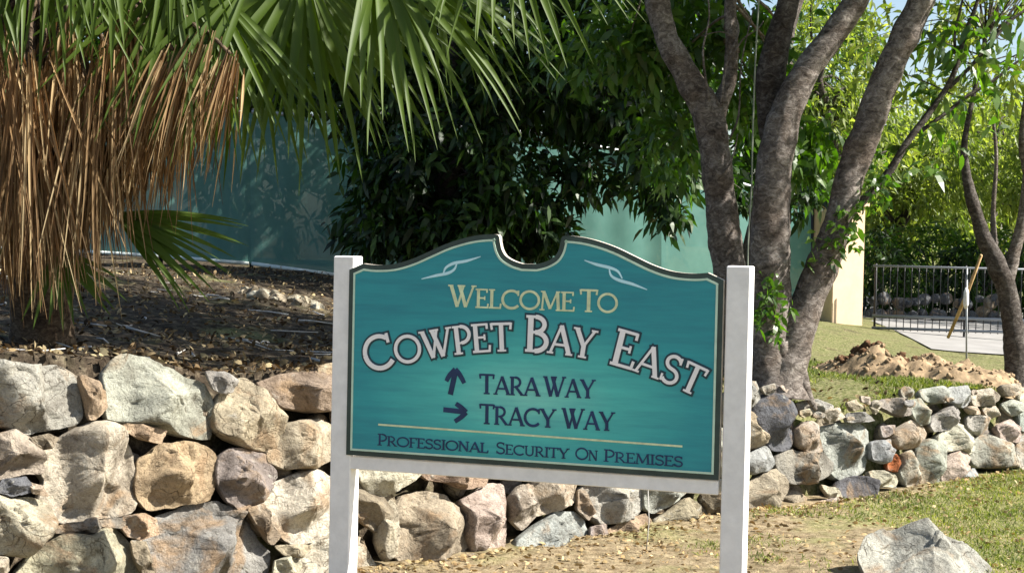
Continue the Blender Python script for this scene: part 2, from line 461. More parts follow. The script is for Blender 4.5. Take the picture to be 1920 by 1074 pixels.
# ------------------------------------------------------------------ stones
PAL = {'pale': (0.46, 0.405, 0.295), 'white': (0.56, 0.52, 0.415), 'grey': (0.245, 0.245, 0.235), 'lgrey': (0.335, 0.335, 0.305),
       'orange': (0.36, 0.225, 0.125), 'brown': (0.20, 0.135, 0.080), 'purple': (0.205, 0.165, 0.15), 'tan': (0.35, 0.275, 0.185),
       'dark': (0.10, 0.105, 0.115), 'blue': (0.29, 0.32, 0.325), 'pink': (0.40, 0.315, 0.265), 'red': (0.36, 0.11, 0.04)}
PAL = {k_: tuple(0.96*(0.64*a_ + 0.36*b_) for a_, b_ in zip(c_, (0.34, 0.33, 0.285))) if k_ not in ('red', 'dark') else c_ for k_, c_ in PAL.items()}
def smin(a, b, k):
    h = np.clip(0.5+0.5*(b-a)/k, 0, 1)
    return b*(1-h) + a*h - k*h*(1-h)
def rock_mesh(poly, thick, seed, na=56, nr=13, planes=7, rough=1.0, tilt=None, dome=5.5):
    """poly: Nx2 outline (u,v). Returns local verts (u,v,h) and faces; h towards the viewer."""
    r_ = np.random.default_rng(seed)
    P = np.asarray(poly, float)
    # area centroid
    x, y = P[:, 0], P[:, 1]; x1, y1 = np.roll(x, -1), np.roll(y, -1)
    cr = x*y1 - x1*y; A = cr.sum()/2
    c = np.array([((x+x1)*cr).sum()/(6*A), ((y+y1)*cr).sum()/(6*A)])
    Q = P - c
    th = np.linspace(0, 2*np.pi, na, endpoint=False)
    R = np.zeros(na)
    for i, t in enumerate(th):
        d = np.array([math.cos(t), math.sin(t)]); best = 0
        for k in range(len(Q)):
            a, b = Q[k], Q[(k+1) % len(Q)]; e = b-a
            den = d[0]*e[1]-d[1]*e[0]
            if abs(den) < 1e-9: continue
            s = (a[0]*e[1]-a[1]*e[0])/den; w = (a[0]*d[1]-a[1]*d[0])/den
            if s > 0 and -1e-6 <= w <= 1+1e-6: best = max(best, s)
        R[i] = best
    R = np.maximum(R, 0.2*R.max())
    R = (0.12*np.roll(R, 1) + 0.76*R + 0.12*np.roll(R, -1))*1.05
    Rm = R.mean()
    rho = np.array([0.0001]+list(1-(1-np.linspace(0, 1, nr)[1:])**1.5))
    ct, sn = np.cos(th), np.sin(th)
    U = np.outer(rho, R*ct); V = np.outer(rho, R*sn)
    RR = np.outer(rho, np.ones(na))
    H = thick*1.15*(1-RR**dome)**0.55
    tl = r_.uniform(-0.45, 0.45, 2) if tilt is None else np.array(tilt)
    h = smin(H, thick*(0.80 - (tl[0]*U + tl[1]*V)/Rm), thick*0.02)
    for k in range(planes):
        a = r_.uniform(0, 2*np.pi); g = r_.uniform(0.5, 2.4); o = r_.uniform(0.80, 1.35)
        h = smin(h, thick*(o - g*(math.cos(a)*U + math.sin(a)*V)/Rm*0.8), thick*0.02)
    h = np.where(RR >= 0.999, 0, np.maximum(h, thick*0.02*(1-RR)))
    verts = []
    sd = Vector((seed*1.37, seed*0.71, 0))
    for j in range(len(rho)):
        for i in range(na):
            p = Vector((U[j, i], V[j, i], h[j, i]))
            q = p*(1.0/Rm)
            qq = q*1.55 + sd
            dd, pp = noise.voronoi(qq)
            rv = noise.noise_vector(pp[0]*5.3) ; cellh = noise.noise(pp[0]*7.7)
            fac = 0.16*cellh + 0.42*rv.dot(qq-pp[0])
            qq = q*3.6 + sd
            dd, pp = noise.voronoi(qq)
            rv = noise.noise_vector(pp[0]*4.1)
            fac += 0.03*noise.noise(pp[0]*6.1) + 0.09*rv.dot(qq-pp[0])
            n1 = fac*0.75 + noise.noise(q*1.7+sd)*0.04 + noise.noise(q*7.5+sd)*0.03 + (abs(noise.noise(q*14+sd))-0.2)*0.03
            n2 = noise.noise(q*2.1+sd+Vector((9, 0, 0)))*0.07 + noise.noise(q*6+sd+Vector((9, 0, 0)))*0.03
            k = Rm*rough
            rr = 1 + n2*rough*RR[j, i]
            verts.append((c[0]+U[j, i]*rr, c[1]+V[j, i]*rr, h[j, i] + n1*k*(1.0-0.5*RR[j, i])))
    m = len(rho)
    for (s, hb) in ((0.96, -0.35), (0.75, -0.8)):
        for i in range(na):
            verts.append((c[0]+R[i]*ct[i]*s, c[1]+R[i]*sn[i]*s, hb*thick))
    faces = []
    for j in range(m+1):
        for i in range(na):
            k = (i+1) % na
            faces.append((j*na+i, j*na+k, (j+1)*na+k, (j+1)*na+i))
    faces.append([0*na+i for i in range(na)][::-1])
    faces.append([(m+1)*na+i for i in range(na)])
    return np.array(verts), faces, c
wall = empty('stone_wall', W0)
tag(wall, 'dry stacked retaining wall of rough pale and grey boulders behind the sign', 'stone wall')
stone_count = [0]
def wall_stone(poly_px, col, thick=None, off=0.0, seed=None, na=64, nr=14, rough=1.0, tilt=None):
    pts = [wallpt(*p) for p in poly_px]
    uv = np.array([((p-W0).dot(WU), (p-W0).dot(WV)) for p in pts])
    A = 0.5*abs(np.sum(uv[:, 0]*np.roll(uv[:, 1], -1)-np.roll(uv[:, 0], -1)*uv[:, 1]))
    if np.sum(uv[:, 0]*np.roll(uv[:, 1], -1)-np.roll(uv[:, 0], -1)*uv[:, 1]) < 0: uv = uv[::-1]
    if thick is None: thick = 0.50*math.sqrt(A)
    stone_count[0] += 1
    seed = seed or stone_count[0]*13+5
    v, f, c = rock_mesh(uv, thick, seed, na, nr, 8, rough, tilt)
    ctr = W0 + WU*c[0] + WV*c[1] + WN*off
    loc = [(WU*(p[0]-c[0]) + WV*(p[1]-c[1]) + WN*(p[2]-thick*0.45)) + ctr for p in v]
    rr = random.Random(seed); cc = PAL[col]; k = rr.uniform(0.88, 1.12)
    cc = tuple(min(0.85, max(0.02, a*k*rr.uniform(0.96, 1.04))) for a in cc)
    return mesh_obj('stone', loc, f, M['rock'], wall, ctr, True, cc)

def Z5(pts): return [(x/2.174, 580+y/2.174) for x, y in pts]
def Z6(pts): return [(600+x/2.4, 820+y/2.4) for x, y in pts]
def Z7(pts): return [(1360+x/2.475, 640+y/2.475) for x, y in pts]
L = [
 ('lgrey', [(-80,200),(0,205),(120,225),(260,222),(330,265),(352,320),(376,400),(360,445),(270,470),(140,492),(60,470),(-60,455),(-110,330)]),
 ('orange', [(330,262),(400,288),(440,330),(452,390),(420,432),(378,450),(365,380)]),
 ('lgrey', [(470,235),(540,180),(640,188),(730,240),(880,310),(902,380),(897,517),(800,507),(680,472),(560,450),(480,432),(468,350)]),
 ('lgrey', [(850,248),(930,253),(978,290),(960,332),(920,342),(885,322)]),
 ('tan', [(975,300),(1010,268),(1060,298),(1130,370),(1170,440),(1177,490),(1132,577),(1060,562),(960,520),(908,480),(903,400),(930,340)]),
 ('brown', [(1080,290),(1180,258),(1340,248),(1450,290),(1450,400),(1300,412),(1190,392),(1120,340)]),
 ('pale', [(1175,460),(1250,450),(1330,442),(1390,470),(1400,600),(1290,642),(1180,642),(1130,612),(1120,580),(1170,500)]),
 ('pink', [(-70,530),(0,508),(70,488),(130,510),(190,590),(197,660),(100,668),(0,688),(-60,650)]),
 ('pale', [(208,570),(300,510),(400,458),(470,458),(540,530),(580,610),(592,700),(577,812),(450,842),(330,862),(245,850),(195,780),(235,690),(198,640)]),
 ('orange', [(512,462),(600,468),(690,490),(662,545),(580,524),(530,495)]),
 ('orange', [(648,580),(690,543),(800,533),(870,553),(917,600),(917,680),(882,772),(790,787),(640,804),(598,772),(588,700),(608,600)]),
 ('purple', [(918,600),(960,563),(1020,558),(1060,583),(1110,588),(1162,670),(1122,732),(1092,782),(1010,808),(958,772),(908,690)]),
 ('white', [(1088,760),(1140,708),(1230,668),(1300,648),(1390,690),(1390,930),(1240,948),(1160,912),(1108,860)]),
 ('pale', [(-80,760),(0,743),(60,763),(150,763),(220,788),(250,840),(202,930),(140,1003),(40,990),(-60,975),(-100,880)]),
 ('pale', [(130,1050),(200,960),(290,908),(380,923),(430,888),(510,898),(562,950),(612,1020),(642,1080),(620,1180),(400,1250),(150,1200),(88,1120)]),
 ('grey', [(610,960),(640,925),(690,840),(820,798),(930,778),(1002,818),(1072,890),(1122,980),(1133,1074),(1080,1155),(850,1170),(700,1120),(620,1040)]),
 ('orange', [(518,840),(600,828),(652,850),(658,912),(590,938),(538,922),(512,890)]),
 ('pale', [(-40,1000),(35,1008),(48,1060),(20,1095),(-60,1090)]),
 ('pale', [(1138,1020),(1200,1003),(1243,1040),(1222,1112),(1128,1092)]),
 ('white', [(1225,1055),(1300,960),(1400,900),(1500,930),(1575,1050),(1520,1160),(1300,1180)]),
 ('tan', [(120,700),(180,718),(205,762),(140,748)]),
 ('brown', [(130,520),(200,505),(250,520),(215,565),(170,570)]),
 ('purple', [(255,870),(420,855),(530,840),(510,895),(430,885),(300,905),(230,925)]),
 ('brown', [(1020,810),(1090,790),(1120,870),(1160,920),(1120,960),(1060,870)]),
 ('brown', [(545,945),(610,945),(625,1040),(680,1110),(600,1090),(560,1010)]),
 ('tan', [(1130,960),(1230,955),(1290,960),(1240,1010),(1170,1000)]),
 ('dark', [(20,690),(110,680),(150,740),(60,760),(0,740)]),
 ('grey', [(-300,190),(-150,180),(-110,300),(-90,450),(-200,480),(-330,430)]),
 ('tan', [(-320,470),(-200,500),(-80,560),(-70,660),(-110,740),(-300,730)]),
 ('pale', [(-300,750),(-120,760),(-110,900),(-80,1000),(-250,1020),(-340,900)]),
 ('grey', [(-250,1040),(-80,1020),(40,1110),(90,1200),(-50,1280),(-260,1240)]),
 ('tan', [(400,1260),(630,1190),(700,1130),(850,1180),(830,1300),(500,1340)]),
 ('grey', [(860,1180),(1080,1165),(1140,1100),(1290,1190),(1250,1290),(900,1310)]),
 ('brown', [(1390,400),(1560,390),(1620,470),(1600,560),(1450,590),(1400,500)]),
]
for col, pl in L: wall_stone(Z5(pl), col)
L = [
 ('white', [(165,120),(250,90),(470,110),(475,160),(380,222),(300,268),(250,243),(195,190)]),
 ('brown', [(120,190),(190,195),(240,250),(300,272),(352,242),(362,300),(288,425),(228,382),(150,300)]),
 ('orange', [(470,140),(560,130),(790,150),(765,215),(680,228),(600,198),(495,185)]),
 ('pale', [(288,330),(340,278),(374,320),(374,440),(347,522),(310,553),(283,480)]),
 ('tan', [(382,320),(418,258),(520,238),(612,262),(664,310),(694,400),(724,470),(662,524),(590,548),(500,575),(418,550),(362,505),(367,400)]),
 ('pink', [(668,280),(740,248),(790,207),(858,212),(868,300),(873,400),(863,492),(800,545),(740,525),(697,430),(700,330)]),
 ('pink', [(882,260),(920,215),(982,205),(984,300),(993,352),(930,414),(887,370)]),
 ('pink', [(992,190),(1090,170),(1172,185),(1180,282),(1090,324),(1000,348),(985,270)]),
 ('blue', [(912,470),(1000,400),(1090,332),(1172,332),(1228,378),(1234,452),(1180,474),(1100,504),(1000,535),(928,512)]),
 ('lgrey', [(1205,240),(1260,190),(1480,200),(1494,300),(1452,348),(1380,378),(1300,383),(1248,330)]),
 ('lgrey', [(1485,200),(1600,190),(1700,225),(1620,292),(1540,333),(1494,322)]),
 ('orange', [(1298,430),(1400,368),(1500,338),(1514,400),(1462,474),(1400,494),(1328,474)]),
 ('tan', [(1525,380),(1620,318),(1690,266),(1753,308),(1774,402),(1700,416),(1578,414)]),
 ('brown', [(1740,250),(1830,240),(1850,370),(1790,400),(1770,340)]),
 ('brown', [(600,540),(700,520),(740,530),(700,570),(620,580)]),
 ('purple', [(1235,400),(1300,385),(1310,440),(1260,470),(1230,450)]),
 ('brown', [(1180,230),(1215,240),(1250,330),(1225,370),(1175,320)]),
 # the courses that the sign panel hides
 ('pale', [(30,-330),(260,-360),(330,-260),(300,-150),(120,-130),(40,-200)]),
 ('grey', [(340,-300),(560,-310),(640,-220),(560,-130),(380,-140),(320,-200)]),
 ('tan', [(650,-290),(860,-300),(920,-210),(860,-120),(690,-120),(640,-200)]),
 ('lgrey', [(930,-290),(1160,-280),(1230,-190),(1150,-100),(960,-110)]),
 ('pink', [(1240,-270),(1430,-270),(1500,-180),(1440,-90),(1260,-100)]),
 ('grey', [(1510,-260),(1700,-250),(1830,-170),(1790,-80),(1560,-90)]),
 ('orange', [(150,-120),(330,-140),(420,-60),(440,70),(260,90),(150,30)]),
 ('pale', [(440,-115),(640,-115),(680,-20),(650,100),(470,90),(430,-20)]),
 ('purple', [(690,-105),(880,-100),(920,0),(880,120),(700,130),(670,10)]),
 ('white', [(930,-95),(1130,-90),(1180,10),(1120,140),(940,160),(900,20)]),
 ('lgrey', [(1190,-85),(1400,-75),(1440,60),(1400,170),(1220,180),(1170,60)]),
 ('tan', [(1450,-75),(1640,-70),(1700,60),(1670,180),(1480,185),(1440,60)]),
 ('grey', [(1710,-70),(1840,-60),(1860,90),(1830,220),(1720,200),(1690,60)]),
]
for col, pl in L: wall_stone(Z6(pl), col)
L = [
 ('grey', [(60,190),(120,178),(177,188),(187,272),(115,322),(40,280)]),
 ('dark', [(162,290),(230,236),(302,278),(353,350),(364,420),(332,494),(258,498),(212,432),(167,340)]),
 ('tan', [(90,370),(150,318),(197,370),(238,452),(180,484),(90,504)]),
 ('lgrey', [(178,210),(242,190),(237,252),(200,244)]),
 ('pink', [(262,200),(310,202),(334,250),(288,268)]),
 ('blue', [(112,530),(215,478),(258,560),(232,594),(150,614),(100,582)]),
 ('tan', [(80,690),(200,618),(270,586),(324,640),(329,690),(272,775),(190,778),(80,750)]),
 ('pink', [(352,400),(400,366),(442,388),(464,450),(484,502),(420,514),(367,482)]),
 ('purple', [(265,530),(350,497),(420,518),(500,507),(544,570),(522,614),(440,655),(350,655),(285,580)]),
 ('grey', [(476,400),(560,376),(660,371),(704,398),(719,480),(693,594),(620,645),(556,622),(527,540),(486,470)]),
 ('dark', [(564,650),(640,616),(704,648),(764,700),(799,770),(784,810),(700,796),(608,775),(554,700)]),
 ('pale', [(676,600),(740,596),(804,608),(829,650),(800,675),(730,664)]),
 ('blue', [(702,460),(790,451),(804,520),(762,564),(707,544)]),
 ('red', [(766,540),(800,516),(834,560),(812,604),(772,594)]),
 ('pink', [(796,420),(900,361),(949,388),(964,440),(900,494),(816,494)]),
 ('lgrey', [(850,520),(890,496),(914,560),(914,664),(868,670),(835,600)]),
 ('lgrey', [(876,270),(930,261),(969,310),(974,372),(930,385),(896,340)]),
 ('blue', [(926,220),(1042,200),(1070,272),(1000,285),(926,262)]),
 ('blue', [(1058,210),(1150,201),(1174,260),(1130,304),(1066,284)]),
 ('pink', [(1158,230),(1260,211),(1314,260),(1250,295),(1176,294)]),
 ('lgrey', [(996,340),(1090,286),(1114,330),(1062,404),(1000,415),(975,390)]),
 ('white', [(1016,440),(1090,376),(1152,388),(1194,450),(1184,524),(1110,504),(1036,504)]),
 ('lgrey', [(936,500),(980,446),(1034,500),(1044,600),(1034,694),(970,706),(930,620)]),
 ('pink', [(1041,560),(1090,506),(1134,518),(1144,600),(1112,695),(1058,700),(1036,640)]),
 ('blue', [(1130,600),(1180,586),(1199,640),(1172,685),(1112,695)]),
 ('lgrey', [(1146,340),(1222,346),(1244,400),(1190,430),(1146,392)]),
 ('white', [(1206,310),(1270,296),(1294,335),(1240,360)]),
 ('lgrey', [(1186,450),(1240,426),(1322,478),(1400,508),(1410,572),(1300,586),(1196,575),(1176,510)]),
 ('pink', [(1286,390),(1350,356),(1400,420),(1385,465),(1306,454)]),
 ('lgrey', [(1296,290),(1350,266),(1400,310),(1350,345)]),
 ('pale', [(456,660),(540,686),(564,732),(500,724)]),
 ('pink', [(456,740),(530,721),(584,760),(520,795),(446,785)]),
 ('pink', [(466,320),(530,306),(574,350),(500,374)]),
 ('pale', [(576,280),(620,266),(644,310),(600,324)]),
 ('pink', [(636,250),(680,256),(684,292),(645,280)]),
 ('pale', [(676,300),(720,316),(704,338)]),
 ('purple', [(716,268),(870,256),(894,332),(840,345),(756,304)]),
 ('grey', [(350,278),(450,264),(564,310),(450,326),(376,334)]),
 ('grey', [(575,330),(660,325),(720,365),(640,372),(585,375)]),
 ('purple', [(735,390),(800,385),(800,420),(745,448)]),
 ('lgrey', [(1390,440),(1480,420),(1540,480),(1500,560),(1410,550)]),
 ('blue', [(1395,330),(1480,300),(1530,370),(1470,420),(1400,410)]),
 ('white', [(1395,240),(1500,220),(1560,290),(1490,310),(1400,300)]),
 ('grey', [(1540,330),(1640,300),(1700,380),(1660,470),(1550,470)]),
 ('pink', [(1290,200),(1390,190),(1400,235),(1320,255)]),
 ('tan', [(1118,300),(1180,300),(1200,335),(1150,335)]),
 ('tan', [(840,680),(900,690),(910,730),(850,735)]),
 ('pale', [(250,780),(330,770),(380,800),(310,820),(255,810)]),
 ('brown', [(120,770),(185,780),(180,830),(110,830)]),
]
for col, pl in L: wall_stone(Z7(pl), col, na=36, nr=9)
wall_stone(Z7([(1340,215),(1560,200),(1590,420),(1540,590),(1380,590),(1330,400)]), 'tan', off=-0.10)
wall_stone(Z7([(1385,470),(1470,440),(1530,520),(1480,590),(1395,585)]), 'lgrey', na=36, nr=9)
rc = random.Random(8)
for k in range(20):                                # loose rubble lodged along the top and the foot
    if k < 8: x, y = rc.uniform(330, 1380), 0
    else: x, y = rc.uniform(100, 1250), 1
    y = np.interp(x, [330, 560, 700, 900, 1380], [285, 320, 300, 225, 235]) + rc.uniform(-25, 45) if y == 0 else np.interp(x, [100, 500, 800, 1250], [800, 790, 770, 650]) + rc.uniform(-25, 15)
    r = rc.uniform(14, 36)
    wall_stone(Z7([(x + r*rc.uniform(0.7, 1.4)*math.cos(a), y - 0.75*r*rc.uniform(0.6, 1.2)*math.sin(a)) for a in [2*math.pi*i/7 for i in range(7)]]),
               rc.choice(['pink', 'lgrey', 'tan', 'pale', 'grey', 'purple']), off=rc.uniform(0.0, 0.06), na=20, nr=6)
# small chinking stones packed behind the faces
rc = random.Random(3)
for k in range(60):
    u = rc.uniform(-0.9, 8.0); zt = float(ztop(u)); vv = rc.uniform(0.03, 0.92)*zt
    r = rc.uniform(0.06, 0.12); n = 8
    uv = np.array([(u + r*rc.uniform(0.7, 1.25)*math.cos(2*math.pi*i/n), vv + r*rc.uniform(0.6, 1.1)*math.sin(2*math.pi*i/n)) for i in range(n)])
    th = r*0.9
    v, f, c = rock_mesh(uv, th, 900+k, 16, 5, 4)
    ctr = W0 + WU*c[0] + WV*c[1] - WN*0.13
    loc = [(WU*(p[0]-c[0]) + WV*(p[1]-c[1]) + WN*(p[2]-th*0.45)) + ctr for p in v]
    mesh_obj('stone', loc, f, M['rock'], wall, ctr, True, PAL[rc.choice(['brown', 'tan', 'purple', 'grey', 'brown'])])

# ------------------------------------------------------------------ sign
HS = 0.75
PL = at(652, 852, HS*F/347.0); PR = at(1350, 900, HS*F/375.0)
zb = (PL.z + PR.z)/2
SC = Vector(((PL.x+PR.x)/2, (PL.y+PR.y)/2, zb))
SU = Vector((PR.x-PL.x, PR.y-PL.y, 0)); SW = SU.length; SU.normalize()
SN = Vector((SU.y, -SU.x, 0))           # front, towards the camera
SZ = Vector((0, 0, 1))
def suv(px, py):
    p = onplane(px, py, SC, SN); d = p - SC
    return (d.dot(SU), d.z)
def Z8(x, y): return suv(600 + x/2.148, 420 + y/2.148)
def sP(u, v, h=0.0): return SC + SU*u + SZ*v + SN*h
sign = empty('welcome_sign', (SC.x, SC.y, 0))
tag(sign, 'teal painted welcome sign with arched top hung between two white posts', 'sign')
# contour from the left half, mirrored
half_px = [(655, 505), (686, 491), (712, 494), (748, 493), (782, 484), (815, 470), (850, 454), (885, 444), (915, 439), (938, 438.5),
           (944, 443), (946, 454), (949, 468), (956, 480), (970, 489), (986, 494)]
hl = [suv(*p) for p in half_px]
hr_px = [(1357, 526), (1333, 515), (1305, 516), (1270, 511), (1235, 499), (1200, 482), (1165, 466), (1130, 453), (1100, 446), (1068, 443.5),
         (1061, 448), (1059, 459), (1055, 471), (1047, 482), (1030, 491), (1012, 496)]
hr = [suv(*p) for p in hr_px]
left = hl[0][0]; right = hr[0][0]
um = (left+right)/2
sym = [(-(abs(a[0]-um)+abs(b[0]-um))/2, (a[1]+b[1])/2) for a, b in zip(hl, hr)]
def crom(P, n=5):
    o = []
    for i in range(len(P)-1):
        p0, p1, p2, p3 = [np.array(P[j]) for j in (max(i-1, 0), i, i+1, min(i+2, len(P)-1))]
        for k in range(n):
            t = k/n; o.append(tuple(0.5*((2*p1)+(p2-p0)*t+(2*p0-5*p1+4*p2-p3)*t*t+(3*p1-p0-3*p2+p3)*t**3)))
    o.append(tuple(P[-1])); return o
arch = [sym[0]] + crom(sym[1:], 5)
botv = 0.0
lw = sym[0][0]
contour = [(lw, botv)] + arch + [(-u, v) for u, v in arch[::-1] if abs(u) > 1e-6] + [(-lw, botv)]
contour = [(u+um, v) for u, v in contour]      # clockwise seen from the front
def inset(P, d):
    n = len(P); out = []
    for i in range(n):
        p0, p1, p2 = np.array(P[i-1]), np.array(P[i]), np.array(P[(i+1) % n])
        a = p1-p0; b = p2-p1; a /= np.linalg.norm(a); b /= np.linalg.norm(b)
        na_ = np.array([a[1], -a[0]]); nb_ = np.array([b[1], -b[0]])
        m = na_+nb_; m /= max(np.linalg.norm(m), 1e-6)
        k = min(1/max(m.dot(na_), 0.3), 1.6)
        out.append(tuple(p1 + m*d*k))
    return out
def prism(P, h0, h1, name, mat, parent=sign, edge_mat=None, flat=True):
    n = len(P)
    # P: bottom left, the top chain from left to right, bottom right; faces are columns under the chain
    chain = P[1:-1]; m = len(chain); vb = P[0][1]
    us_ = np.maximum.accumulate([p[0] for p in chain]); chain = [(float(u), p[1]) for u, p in zip(us_, chain)]
    vs = []
    for hh in (h1, h0):
        vs += [sP(u, v, hh) for u, v in chain] + [sP(u, vb, hh) for u, v in chain]
    fs = [(i, m+i, m+i+1, i+1) for i in range(m-1)] + [(2*m+i+1, 3*m+i+1, 3*m+i, 2*m+i) for i in range(m-1)]
    nf = len(fs)
    for i in range(m-1):
        fs += [(i, i+1, 2*m+i+1, 2*m+i), (m+i+1, m+i, 3*m+i, 3*m+i+1)]
    fs += [(0, 2*m, 3*m, m), (m-1, 2*m-1, 4*m-1, 3*m-1)]
    o = mesh_obj(name, vs, fs, mat, parent, SC, False)
    if edge_mat:
        o.data.materials.append(edge_mat)
        for k, pl in enumerate(o.data.polygons):
            if k >= nf: pl.material_index = 1
    return o
def ring(P, d0, d1, h0, h1, name, mat):
    A = inset(P, d0); B = inset(P, d1); n = len(P)
    vs = [sP(u, v, h1) for u, v in A] + [sP(u, v, h1) for u, v in B] + [sP(u, v, h0) for u, v in A] + [sP(u, v, h0) for u, v in B]
    fs = []
    for i in range(n):
        j = (i+1) % n
        fs += [(i, j, n+j, n+i), (2*n+i, 2*n+j, j, i), (n+i, n+j, 3*n+j, 3*n+i)]
    return mesh_obj(name, vs, fs, mat, sign, SC, False)
board = prism(contour, -0.030, 0.0, 'board', M['border'], edge_mat=M['edge'])
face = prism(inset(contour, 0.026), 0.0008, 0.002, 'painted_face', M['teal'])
ring(contour, 0.020, 0.028, 0.0006, 0.0045, 'pinstripe', M['cream'])
# posts and rail
PW = 0.090
zt_l = suv(640, 477)[1]; zt_r = suv(1378, 502)[1]; ztp = (zt_l+zt_r)/2
def post(uc):
    c = SC + SU*uc - SN*(0.006+PW/2)
    z0, z1 = -0.25, SC.z + ztp
    c = Vector((c.x, c.y, (z0+z1)/2))
    MB().box(c, SU*PW/2, SN*-PW/2, SZ*(z1-z0)/2, 0.004).build('post', M['white'], sign, c, False)
ul = suv(657, 700)[0]; ur = suv(1360, 700)[0]
post(ul - PW/2 + 0.004); post(ur + PW/2 - 0.006)
rh = 0.055
c = sP(um, -0.004-rh/2, -0.040)
MB().box(c, SU*((ur-ul)/2-0.004), SN*-0.030, SZ*rh/2, 0.003).build('rail', M['white'], sign, c, False)

# --- stroke lettering
def arc(cx, cy, rx, ry, a0, a1, n=18):
    return [(cx+rx*math.cos(math.radians(a0+(a1-a0)*i/n)), cy+ry*math.sin(math.radians(a0+(a1-a0)*i/n))) for i in range(n+1)]
T, t_ = 0.150, 0.085
def serif(x, y, w=0.13): return ([(x-w, y), (x+w, y)], 0.065)
G = {
 'A': (0.86, [([(0.10, 0.03), (0.43, 0.99)], t_), ([(0.42, 0.99), (0.76, 0.03)], T), ([(0.20, 0.33), (0.64, 0.33)], t_), serif(0.10, 0.035, 0.11), serif(0.76, 0.035, 0.12)]),
 'B': (0.70, [([(0.16, 0), (0.16, 1)], T), (arc(0.30, 0.755, 0.25, 0.21, 90, -90, 12), 0.12), (arc(0.30, 0.29, 0.32, 0.255, 90, -90, 12), 0.13), ([(0.03, 0.965), (0.32, 0.965)], 0.075), ([(0.16, 0.545), (0.32, 0.545)], 0.075), ([(0.03, 0.037), (0.32, 0.037)], 0.075)]),
 'C': (0.90, [(arc(0.50, 0.5, 0.41, 0.45, 48, 180, 14), 0.12), (arc(0.50, 0.5, 0.41, 0.45, 180, 318, 14), 0.13), ([(0.80, 0.70), (0.80, 0.97)], 0.085)]),
 'E': (0.66, [([(0.16, 0), (0.16, 1)], T), ([(0.03, 0.962), (0.56, 0.962)], 0.078), ([(0.16, 0.52), (0.46, 0.52)], 0.075), ([(0.03, 0.040), (0.60, 0.040)], 0.080), ([(0.55, 0.80), (0.55, 0.99)], 0.075), ([(0.585, 0.01), (0.61, 0.24)], 0.075), ([(0.45, 0.42), (0.45, 0.62)], 0.06)]),
 'F': (0.62, [([(0.16, 0), (0.16, 1)], T), ([(0.03, 0.962), (0.56, 0.962)], 0.078), ([(0.16, 0.50), (0.44, 0.50)], 0.075), ([(0.55, 0.78), (0.55, 0.99)], 0.075), serif(0.16, 0.037, 0.14)]),
 'I': (0.34, [([(0.17, 0), (0.17, 1)], T), serif(0.17, 0.962, 0.14), serif(0.17, 0.037, 0.14)]),
 'L': (0.62, [([(0.16, 0), (0.16, 1)], T), serif(0.16, 0.962, 0.14), ([(0.03, 0.040), (0.57, 0.040)], 0.08), ([(0.555, 0.01), (0.58, 0.27)], 0.075)]),
 'M': (1.02, [([(0.14, 0.02), (0.20, 0.98)], t_), ([(0.20, 0.98), (0.51, 0.10)], T), ([(0.51, 0.10), (0.82, 0.98)], t_), ([(0.82, 0.98), (0.88, 0.02)], T), serif(0.14, 0.037, 0.11), serif(0.88, 0.037, 0.12), serif(0.17, 0.965, 0.09), serif(0.85, 0.965, 0.09)]),
 'N': (0.86, [([(0.16, 0.02), (0.16, 0.98)], t_), ([(0.16, 0.98), (0.70, 0.03)], T), ([(0.70, 0.02), (0.70, 0.98)], t_), serif(0.16, 0.037, 0.11), serif(0.70, 0.965, 0.12), serif(0.11, 0.965, 0.09)]),
 'O': (0.98, [(arc(0.49, 0.5, 0.415, 0.45, 0, 360, 36), 0.118)]),
 'P': (0.66, [([(0.16, 0), (0.16, 1)], T), (arc(0.30, 0.68, 0.28, 0.285, 90, -90, 14), 0.12), ([(0.03, 0.965), (0.32, 0.965)], 0.075), ([(0.20, 0.395), (0.32, 0.395)], 0.075), serif(0.16, 0.037, 0.14)]),
 'R': (0.78, [([(0.16, 0), (0.16, 1)], T), (arc(0.30, 0.71, 0.26, 0.255, 90, -90, 14), 0.115), ([(0.03, 0.965), (0.32, 0.965)], 0.075), ([(0.16, 0.455), (0.32, 0.455)], 0.075), ([(0.34, 0.46), (0.66, 0.03)], 0.125), serif(0.16, 0.037, 0.13), serif(0.67, 0.037, 0.10)]),
 'S': (0.64, [(arc(0.32, 0.735, 0.22, 0.215, 25, 250, 14) + arc(0.32, 0.275, 0.24, 0.235, 75, -150, 14), 0.115), ([(0.525, 0.74), (0.525, 0.97)], 0.07), ([(0.085, 0.04), (0.085, 0.27)], 0.07)]),
 'T': (0.76, [([(0.38, 0), (0.38, 1)], T), ([(0.06, 0.955), (0.70, 0.955)], 0.09), ([(0.075, 0.76), (0.045, 0.99)], 0.075), ([(0.685, 0.76), (0.715, 0.99)], 0.075), serif(0.38, 0.037, 0.14)]),
 'U': (0.84, [([(0.16, 0.98), (0.16, 0.34)] + arc(0.41, 0.33, 0.25, 0.275, 180, 360, 14)[1:] + [(0.66, 0.98)], 0.12), serif(0.16, 0.965, 0.12), serif(0.66, 0.965, 0.12)]),
 'W': (1.14, [([(0.12, 0.97), (0.38, 0.02)], T), ([(0.38, 0.02), (0.62, 0.97)], t_), ([(0.46, 0.97), (0.72, 0.02)], T), ([(0.72, 0.02), (1.02, 0.97)], t_), serif(0.10, 0.965, 0.10), serif(0.53, 0.965, 0.15), serif(1.03, 0.965, 0.10)]),
 'Y': (0.84, [([(0.12, 0.97), (0.42, 0.40)], T), ([(0.74, 0.97), (0.42, 0.40)], t_), ([(0.42, 0.46), (0.42, 0.02)], T), serif(0.11, 0.965, 0.11), serif(0.74, 0.965, 0.11), serif(0.42, 0.037, 0.14)]),
}
